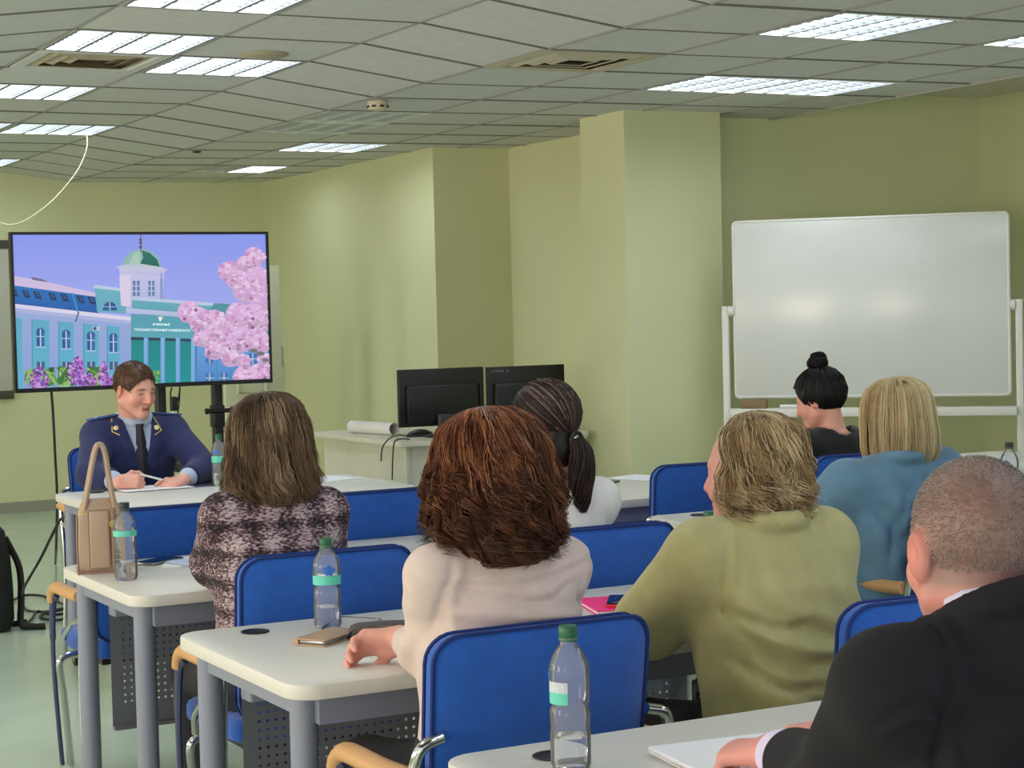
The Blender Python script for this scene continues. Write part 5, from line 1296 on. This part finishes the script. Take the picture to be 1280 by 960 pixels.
def lock(F, pts, radii, n, colors, seed, rad=.0013, wave=.004):
    """a hanging or wound tail of hair along points of the head frame"""
    r = np.random.default_rng(seed); sc = F['hsc']; pal = np.array([lin(c)[:3] for c in colors]); K = 22
    c = np.array([list(p) for p in bez(pts, 12)]); s = np.linspace(0, len(c) - 1, K); C_ = np.stack([np.interp(s, np.arange(len(c)), c[:, i]) for i in range(3)], 1)
    rad_c = np.interp(np.linspace(0, 1, K), np.linspace(0, 1, len(radii)), radii)
    th_ = r.uniform(0, 2 * PI, n); q = np.sqrt(r.random(n)); tg = np.gradient(C_, axis=0); tg /= np.linalg.norm(tg, axis=1, keepdims=True) + 1e-9
    a = np.cross(tg, np.array([.2, .9, .35])); a /= np.linalg.norm(a, axis=1, keepdims=True) + 1e-9; b = np.cross(tg, a); u = np.linspace(0, 1, K)[None]
    an = th_[:, None] + 1.5 * u
    P = C_[None] + (np.cos(an) * q[:, None] * rad_c)[..., None] * a + (np.sin(an) * q[:, None] * rad_c)[..., None] * b + (wave * u * np.sin(9 * u + r.uniform(0, 6, n)[:, None]))[..., None] * a
    P = P * sc @ F['R'].T + F['H']; C = pal[np.clip((r.random(n) ** 1.5 * len(pal)).astype(int), 0, len(pal) - 1)] * (.7 + .5 * r.random(n))[:, None]
    return strand_mesh(P, np.tile(rad * (1 - .6 * u ** 4), (n, 1)), np.repeat(C[:, None], K, 1))
def join_np(name, parts, m, par):
    Vs, Qs, Cs, k = [], [], [], 0
    for V, Q, C in parts: Vs.append(V); Qs.append(Q + k); Cs.append(C); k += len(V)
    return mesh_np(name, np.concatenate(Vs), np.concatenate(Qs), m, par, np.concatenate(Cs))
def scalp_mass(F, infl, color, cut):
    v = Vol(); sc = F['hsc']; T = lambda p: F['H'] + F['R'] @ (np.array(p, float) * sc)
    v.ell(T((0, -.014, .034)), (np.array([.075, .094, .083]) + infl) * sc, .02, '+', F['R']); cut(v, T, F['R'], sc)
    V, Q = v.mesh(.006); return V, Q, np.tile(np.array(lin(color)[:3]), (len(V), 1))
def face_cut(v, T, R, sc):
    v.ell(T((0, .105, -.035)), np.array((.10, .085, .105)) * sc, .012, '-', R)
    v.ell(T((0, .01, -.09)), np.array((.12, .12, .068)) * sc, .02, '-', R)
tie = (.012, -.112, -.045)
def nape_cut(v, T, R, sc):
    v.ell(T((0, .105, -.035)), np.array((.10, .085, .105)) * sc, .012, '-', R); v.ell(T((0, .06, -.11)), np.array((.13, .13, .062)) * sc, .02, '-', R)
    v.ell(T((0, -.062, -.062)), np.array((.058, .044, .060)) * sc, .02, '+', R)
h1 = join_np('hair', [scalp_mass(F, .010, (24, 16, 16), nape_cut), tied(F, 1500, DRK, tie, 3, infl=.013, rad=.0013)], M_hair, F['o'])
join_np('ponytail', [lock(F, [tie, (.016, -.128, -.085), (.020, -.118, -.15), (.022, -.105, -.215), (.026, -.10, -.255)], [.020, .034, .038, .030, .012], 420, DRK[:3], 4)], M_hair, F['o'])
pt = F['H'] + F['R'] @ np.array(tie)
MB().tube([tuple(pt + F['R'] @ np.array((math.cos(a) * .020, -.004, math.sin(a) * .020))) for a in np.linspace(0, 2 * PI, 16)[:-1]], .006, 8, closed=True).build('hair_tie', M_black, F['o'])
q_ = pt + F['R'] @ np.array((-.022, -.022, .006)); MB().lathe([(.001, -.004), (.004, -.002), (.004, .002), (.001, .004)], 10, Matrix.Translation(q_)).build('hair_pin', M_chrome, F['o'])['label'] = 'small bright hair pin'

# olive cardigan, face turned left
F = figure('person', 'woman in an olive green cardigan with wavy blonde-brown hair, face turned left', (2.365, 3.185), 0, (2.300, 3.235, 1.112), (.38, -.06, .02),
           [(2.140, 3.19, .955), (2.445, 3.19, .958)], [(2.108, 3.345, .800), (2.545, 3.33, .80)], [(2.30, 3.52, .785), (2.44, 3.56, .785)], (216, 156, 146), h=.005, male=False, neck_r=.052)
def cardi_collar(v, F):
    n = F['nb'] + np.array([0, -.014, .030]); pts = [n + np.array([math.sin(a) * .068, -math.cos(a) * .062, .004 * math.cos(a)]) for a in np.linspace(-2.0, 2.0, 11)]
    for a, b in zip(pts[:-1], pts[1:]): v.cone(a, b, .017, .017, .015)
top(F, 'cardigan', cloth('knit_olive', (172, 168, 116), bump=.35, bscale=420, var=.08), [(-.16, .190, .15, -.01), (.02, .196, .155, -.01), (.30, .192, .150, -.012), (.6, .196, .142, -.01), (.84, .184, .125, -.006), (1.0, .140, .098, 0), (1.13, .072, .064, 0)],
    arm=(.076, .078, .070, .052), h=.006, neck=.062, k=.07, shoulder=.068, collar=cardi_collar,
    warp=both(creases([(-.20, .84, -.09, .815, .010, .012), (-.18, .79, -.05, .745, .010, .013), (-.19, .735, -.08, .690, .010, .013), (-.215, .98, -.215, .84, .007, .009), (-.12, .69, .0, .655, .010, .010), (.06, .74, .16, .715, .011, .008)]), folds([(.012, (25, 0, 75), .3, (-.10, -.14, .80), (.12, .1, .06)), (.012, (40, 0, 60), 1.6, (-.12, -.14, .68), (.12, .12, .06)), (.008, (10, 0, 90), .9, (.1, -.15, .74), (.12, .1, .05)), (.005, (40, 60, 40), .2, (-.21, .1, .86), (.06, .12, .08)), (.006, (70, 0, 8), 0, (-.155, -.05, .90), (.03, .1, .08))])))
trousers(F, M_trous_d, waist=(.20, .15))
BLN = [(104, 78, 52), (142, 112, 76), (178, 148, 106), (206, 180, 136), (232, 212, 172)]
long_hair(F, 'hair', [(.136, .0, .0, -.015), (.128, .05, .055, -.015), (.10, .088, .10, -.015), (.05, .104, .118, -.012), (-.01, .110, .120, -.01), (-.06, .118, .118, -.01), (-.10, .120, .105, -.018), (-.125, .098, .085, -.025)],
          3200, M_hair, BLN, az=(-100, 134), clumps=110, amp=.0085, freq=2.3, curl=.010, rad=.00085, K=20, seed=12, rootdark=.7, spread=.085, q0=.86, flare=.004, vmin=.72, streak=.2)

# blue jacket, blonde bob
hx_ = at(1122, 540, y=4.50).x
F = figure('person', 'woman with a smooth blonde bob in a dusty blue jacket', (hx_ + .02, 4.47), 0, (hx_, 4.50, 1.105), (.1, -.1, 0),
           [(hx_ - .205, 4.48, .925), (hx_ + .145, 4.46, .945)], [(hx_ - .285, 4.60, .80), (hx_ + .22, 4.58, .80)], [(hx_ - .16, 4.86, .785), (hx_ + .12, 4.86, .785)], (222, 168, 148), h=.0065, male=False, neck_r=.052)
top(F, 'jacket', cloth('denim_blue', (92, 130, 156), bump=.2, var=.1, scale=16), sec(1.08, 1.0), arm=(.070, .068, .062, .05), h=.006, neck=.064, k=.06, shoulder=.066, collar=cardi_collar,
    warp=both(creases([(-.09, .88, -.15, .73, .011, .011), (-.03, .86, -.08, .72, .010, .010), (.02, .84, -.02, .72, .010, .008)]), folds([(.014, (60, 0, 30), .3, (-.12, -.1, .80), (.12, .12, .12)), (.012, (50, 0, -40), 1.6, (-.02, -.13, .74), (.12, .12, .08))])))
trousers(F, M_trous_d)
BOB = [(176, 150, 108), (206, 182, 136), (224, 204, 160), (236, 220, 178)]
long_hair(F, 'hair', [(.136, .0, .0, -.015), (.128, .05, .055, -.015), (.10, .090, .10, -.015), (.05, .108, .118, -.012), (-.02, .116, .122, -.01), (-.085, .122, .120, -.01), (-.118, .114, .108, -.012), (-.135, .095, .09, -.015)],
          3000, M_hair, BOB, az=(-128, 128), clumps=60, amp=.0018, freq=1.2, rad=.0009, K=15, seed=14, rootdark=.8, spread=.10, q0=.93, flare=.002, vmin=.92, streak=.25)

# black bun
hx_ = at(1036, 505, y=5.95).x
F = figure('person', 'woman with a black top bun and black top before the whiteboard', (hx_ + .02, 5.93), 0, (hx_, 5.99, 1.085), (.42, -.30, 0),
           [(hx_ - .15, 5.93, .918), (hx_ + .185, 5.92, .908)], [(hx_ - .19, 6.06, .80), (hx_ + .20, 6.08, .80)], [(hx_ - .08, 6.28, .785), (hx_ + .08, 6.28, .785)], (222, 162, 142), h=.0065, male=False, neck_r=.045)
top(F, 'black_top', cloth('jersey_black', (17, 17, 19), bump=.1), sec(.97, .95), arm=(.058, .056, .052, .044), h=.007, neck=.066, k=.05)
trousers(F, M_trous_d)
BLK = [(12, 11, 13), (20, 18, 20), (30, 28, 31)]
tie = (0, -.035, .124)
def nape_cut2(v, T, R, sc):
    v.ell(T((0, .105, -.035)), np.array((.10, .085, .105)) * sc, .012, '-', R); v.ell(T((0, .04, -.105)), np.array((.13, .12, .062)) * sc, .02, '-', R)
    for s in (-1, 1): v.ell(T((s * .085, .004, -.012)), np.array((.030, .030, .040)) * sc, .008, '-', R)
join_np('hair', [scalp_mass(F, .014, (12, 11, 13), nape_cut2), tied(F, 1500, BLK, tie, 6, infl=.017)], M_hair, F['o'])
join_np('hair_bun', [lock(F, [(.022, -.035, .140), (0, -.058, .142), (-.022, -.035, .145), (0, -.012, .150), (.022, -.035, .156), (0, -.056, .162), (-.018, -.035, .168), (0, -.025, .172)], [.022, .024, .024, .023, .021, .018, .012], 560, BLK, 7, wave=.006)], M_hair, F['o'])

# man in uniform, facing the room
hw = at(170, 486, y=8.20)
F = figure('person', 'man in dark blue uniform jacket with tie, writing behind the front desk', (2.47, 8.31), PI, (hw.x, 8.19, 1.160), (.36, -.26, .03),
           [(2.645, 8.27, .962), (2.300, 8.27, .957)], [(2.725, 8.06, .800), (2.215, 8.08, .800)], [tuple(xyz(at(231, 600, y=7.90))), tuple(xyz(at(150, 603, y=7.90)))], (222, 164, 146), h=.0045,
           hands=[dict(d=(-.85, -.42, -.12), up=(-.1, -.45, .85), curl=(.55, .7, .5), thumb=.5), dict(d=(.92, -.35, .02), up=(-.2, -.75, .6), curl=(.9, 1.0, .7), thumb=.8)], neck_r=.060, nb_up=.048)
M_uni = cloth('wool_navy', (30, 39, 86), bump=.12, sheen=.1); M_shirt = cloth('shirt_blue', (176, 192, 220), bump=.08); M_tie = mat('tie_navy', (18, 20, 40), .6)
MAS = [(-.16, .180, .13, 0), (0, .182, .135, 0), (.35, .172, .125, 0), (.65, .182, .126, 0), (.86, .172, .118, 0), (1.0, .135, .092, 0), (1.13, .074, .062, 0)]
ch_ = F['ch']
def wedge(X, Y, Z):
    apex, w0, z1 = .760, .070, 1.03
    return np.maximum(np.abs(X - ch_[0] - .0) - w0 * (Z - apex) / (z1 - apex), .02 + ch_[1] - Y)
def jk(D, X, Y, Z):
    w = wedge(X, Y, Z); D = D - .006 * np.clip(1 - np.abs(w - .03) / .03, 0, 1) ** .35 * (Z > .80) * (w > 0); return np.maximum(D, -(w + .0))
jack = top(F, 'uniform_jacket', M_uni, sec(1, 1, MAS), arm=(.070, .066, .062, .052), h=.005, neck=.066, k=.05, shoulder=.070, post=jk, cuff=.078,
           warp=folds([(.005, (60, 30, 40), 0, (-.2, .1, .86), (.06, .12, .06)), (.005, (60, 30, 40), 0, (.2, .1, .86), (.06, .12, .06)), (.003, (50, 0, 50), 1, (0, .12, .85), (.16, .1, .06))]))
def sh_post(D, X, Y, Z): return np.maximum(D + .010, np.maximum(wedge(X, Y, Z) - .012, .75 - Z))
def sh_collar(v, F):
    n = F['nb'] + np.array([0, .008, .022]); pts = [n + np.array([math.sin(a) * .062, math.cos(a) * .062, .010 - .030 * max(0, math.cos(a))]) for a in np.linspace(0, 2 * PI, 17)]
    for a, b in zip(pts[:-1], pts[1:]): v.cone(a, b, .021, .021, .012)
top(F, 'shirt', M_shirt, sec(1, 1, MAS), arm=(.05, .05, .05, .04), h=.005, neck=.054, k=.05, cuff=.02, post=sh_post)
v = Vol(); sh_collar(v, F); d_ = unit(F['nt'] - F['nb']); v.cone(F['nb'] - d_ * .02, F['nt'] + d_ * .06, .055, .052, .008, '-'); V, Q = v.mesh(.0045); mesh_np('shirt_collar', V, Q, M_shirt, F['o'])
for i in (0, 1):
    v = Vol(); d = unit(F['W'][i] - F['E'][i]); v.cone(F['W'][i] - d * .08, F['W'][i] - d * .042, .046, .042, .01); V, Q = v.mesh(.005); mesh_np('shirt_cuff', V, Q, M_shirt, F['o'])
trousers(F, M_trous_b)
def surf(o, px, py):
    me = o.data; V = np.empty(len(me.vertices) * 3, np.float32); me.vertices.foreach_get('co', V); V = V.reshape(-1, 3)
    if o.name not in surf.c: surf.c[o.name] = BVHTree.FromPolygons(V.tolist(), [tuple(p.vertices) for p in me.polygons])
    Mw = Matrix.Translation(o.parent.location) @ o.parent.rotation_euler.to_matrix().to_4x4(); Mi = Mw.inverted()
    a = Mi @ Vector((0, 0, HC)); b = Mi @ at(px, py, y=8.0); h = surf.c[o.name].ray_cast(a, (b - a).normalized()); return (h[0], h[1]) if h[0] is not None else (b, Vector((0, 1, 0)))
surf.c = {}
# tie: a strip lying on the shirt
ty = MB(); zs = [(1.005, .019), (.985, .015), (.97, .017), (.92, .024), (.86, .030), (.80, .034), (.765, .030)]
L_ = []
for z, w in zs:
    yf = ch_[1] + .088 + (1.01 - z) * .16; yf = min(yf, ch_[1] + .122) - (.0)
    L_.append([(ch_[0] - w, yf - .006, z), (ch_[0], yf + .006, z), (ch_[0] + w, yf - .006, z), (ch_[0] + w, yf - .02, z), (ch_[0] - w, yf - .02, z)])
vs = [p for r_ in L_ for p in r_]; fs = [(i * 5 + k, i * 5 + (k + 1) % 5, (i + 1) * 5 + (k + 1) % 5, (i + 1) * 5 + k) for i in range(len(zs) - 1) for k in range(5)] + [tuple(range(5)), tuple(range((len(zs) - 1) * 5 + 4, (len(zs) - 1) * 5 - 1, -1))]
tie_o = ty.add(vs, [f[::-1] for f in fs]).build('tie', M_tie, F['o'])
M_goldb = mat('gold_braid', (226, 196, 110), .35, metal=.6); M_tab = mat('collar_tab_dark', (24, 26, 34), .8)
for pts, c in ((((141, 524), (141.5, 540), (151, 544)), (146.5, 535)), (((194, 522), (203, 538), (195, 544)), (197.5, 534.5))):
    hit = [surf(jack, *p) for p in pts]; MB().tube([h[0] + h[1] * .002 for h in hit], .0028, 6).build('collar_braid', M_goldb, F['o'])
    h, n_ = surf(jack, *c); Q_ = n_.to_track_quat('Z', 'Y').to_matrix().to_4x4()
    MB().lathe([(.0, .006), (.006, .005), (.011, .002), (.0125, 0)][::-1], 10, Matrix.Translation(h) @ Q_).build('collar_emblem', mat('emblem_pale', (232, 222, 160), .4, metal=.3), F['o'])
for s, S_ in ((-1, F['S'][0]), (1, F['S'][1])):
    a = F['nb'] + np.array([s * .080, .01, .030]); b = S_ + np.array([s * .044, .01, .063]); d = Vector(b - a); Q_ = Matrix.Translation(Vector(a) + Vector((0, 0, .006))) @ d.to_track_quat('X', 'Z').to_matrix().to_4x4()
    sb = MB().rbox(0, d.length, -.026, .026, 0.0, .008, .002, 4, .008, Q_).build('shoulder_board', mat('board_blue', (44, 78, 140), .6), F['o'])
    MB().lathe([(.002, 0), (.011, .001), (.009, .004), (.0, .006)], 10, Q_ @ Matrix.Translation((d.length * .72, 0, .008))).build('star', mat('star_silver', (226, 228, 220), .25, metal=.8), sb)
def short_cut(v, T, R, sc):
    v.ell(T((0, .118, -.030)), np.array((.090, .092, .112)) * sc, .008, '-', R)
    for s in (-1, 1): v.ell(T((s * .085, .012, -.030)), np.array((.040, .036, .048)) * sc, .010, '-', R)
    v.ell(T((0, .02, -.095)), np.array((.13, .125, .060)) * sc, .015, '-', R)
def short_reg(x, y, z):
    f = (((x / .090) ** 2 + ((y - .118) / .092) ** 2 + ((z + .030) / .112) ** 2) > 1) * ((((np.abs(x) - .085) / .040) ** 2 + ((y - .012) / .036) ** 2 + ((z + .03) / .048) ** 2) > 1) * ((((x) / .13) ** 2 + ((y - .02) / .125) ** 2 + ((z + .095) / .06) ** 2) > 1)
    return f * 1.0
SH = [(70, 46, 32), (94, 64, 44), (114, 80, 56)]
cap_hair(F, 'hair', M_hair, short_cut, .009, SH, short_hair(F, 'hair', M_hair, 2600, short_reg, .024, SH, 4, .0010, lift=.75, sweep=(.35, .25, -.2), thick=.006))
pa, pb_ = at(176, 593, y=7.86), at(204, 600, y=7.86)
o = MB().tube([tuple(pa), tuple(pa + (pb_ - pa) * .92), tuple(pb_ + Vector((.004, 0, -.002)))], [.0045, .0045, .0015], 10).build('pen', mat('pen_white', (226, 228, 234), .35)); tag(o, 'white pen held between the uniformed man hands', 'pen')

# man in the dark suit, close by on the right
bw = at(1226, 672, y=1.90); js = at(1102, 866, y=1.86)
def bald(x, y, z): return np.clip((z + .055 + .25 * (y - .0) * (y > 0) * -1 - .45 * np.clip(y, 0, 1)) / .02, 0, 1) * .8 * (1 - np.exp(-((np.abs(x) - .08) ** 2 / .016 ** 2 + (y + .005) ** 2 / .03 ** 2 + (z + .004) ** 2 / .045 ** 2)))
F = figure('person', 'balding man with cropped grey hair in a dark suit, nearest on the right', (bw.x + .03, 1.86), 0, (bw.x - .006, 1.90, 1.134), (-.30, -.08, .02),
           [(1.540, 1.87, .975), (bw.x + .185, 1.86, .975)], [(1.585, 2.035, .815), (bw.x + .25, 2.04, .81)], [tuple(xyz(at(968, 944, z=.797))), (1.852, 2.375, .785)], (214, 148, 138), h=.0036, hsc=1.05, neck_r=.062, nb_up=.072,
           hands=[dict(d=(-.28, .94, -.16), up=(-.15, -.05, 1.0), curl=(.75, .9, .6), thumb=.5), dict(d=(-.75, .65, -.1), up=(.1, .1, .95), curl=(.5, .6, .5))], scalp=bald)
M_suit = cloth('suit_dark', (15, 15, 23), bump=.1, sheen=0)
def suit_collar(v, F):
    v.cone(F['ch'] + np.array([0, -.01, .0]), F['nb'] + np.array([0, -.012, .004]), .10, .082, .03)
    n = F['nb'] + np.array([-.004, -.010, .018]); pts = [n + np.array([math.sin(a) * .078, -math.cos(a) * .070, .030 * math.cos(a)]) for a in np.linspace(-1.9, 1.9, 13)]
    for a, b in zip(pts[:-1], pts[1:]): v.cone(a, b, .020, .020, .014, sq=(0, 0, 1), sk=1.0)
top(F, 'suit_jacket', M_suit, sec(1.05, 1.02, MAS), arm=(.072, .066, .062, .050), h=.005, neck=.068, k=.05, shoulder=.070, collar=suit_collar, cuff=.10, neck_c=(0, 0, .03),
    warp=both(creases([(-.165, 1.03, -.185, .86, .007, .008), (-.20, .96, -.25, .955, .008, .008), (-.10, .98, .05, .97, .012, .005)]), folds([(.006, (60, 30, 40), 0, (-.22, .1, .88), (.07, .12, .06)), (.004, (20, 0, 60), 1, (-.1, -.1, .95), (.12, .1, .08)), (.005, (60, 0, 20), 1, (-.17, -.05, .92), (.03, .1, .1))])))
def wcol(v, F):
    n = F['nb'] + np.array([-.004, -.006, .032]); pts = [n + np.array([math.sin(a) * .072, -math.cos(a) * .064, .006 * math.cos(a)]) for a in np.linspace(0, 2 * PI, 19)]
    for a, b in zip(pts[:-1], pts[1:]): v.cone(a, b, .0165, .0165, .010)
v = Vol(); wcol(v, F); d_ = unit(F['nt'] - F['nb']); v.cone(F['nb'] - d_ * .02, F['nt'] + d_ * .05, .054, .054, .008, '-'); V, Q = v.mesh(.0045)
M_lil = cloth('shirt_lilac', (214, 204, 236), bump=.08); mesh_np('shirt_collar', V, Q, M_lil, F['o'])
for i in (0, 1):
    v = Vol(); d = unit(F['W'][i] - F['E'][i]); v.cone(F['W'][i] - d * .09, F['W'][i] - d * .045, .044, .040, .01); V, Q = v.mesh(.005); mesh_np('shirt_cuff', V, Q, M_lil, F['o'])
trousers(F, M_trous_d)
GRY = [(142, 132, 126), (160, 150, 144), (178, 170, 164), (112, 100, 94)]
def stub(x, y, z): return np.clip((z + .06 - .55 * np.clip(y, 0, 1)) / .03, 0, 1) * np.clip((.072 - y) / .04, .05, 1) * (((np.abs(x) - .085) ** 2 / .02 ** 2 + (y - .0) ** 2 / .034 ** 2 + (z + .01) ** 2 / .05 ** 2) > 1)
join_np('hair', [short_hair(F, 'hair', M_hair, 11000, stub, .0075, GRY, 9, .00034, lift=.9, sweep=(0, .15, -.25), thick=.0045)], M_hair, F['o'])
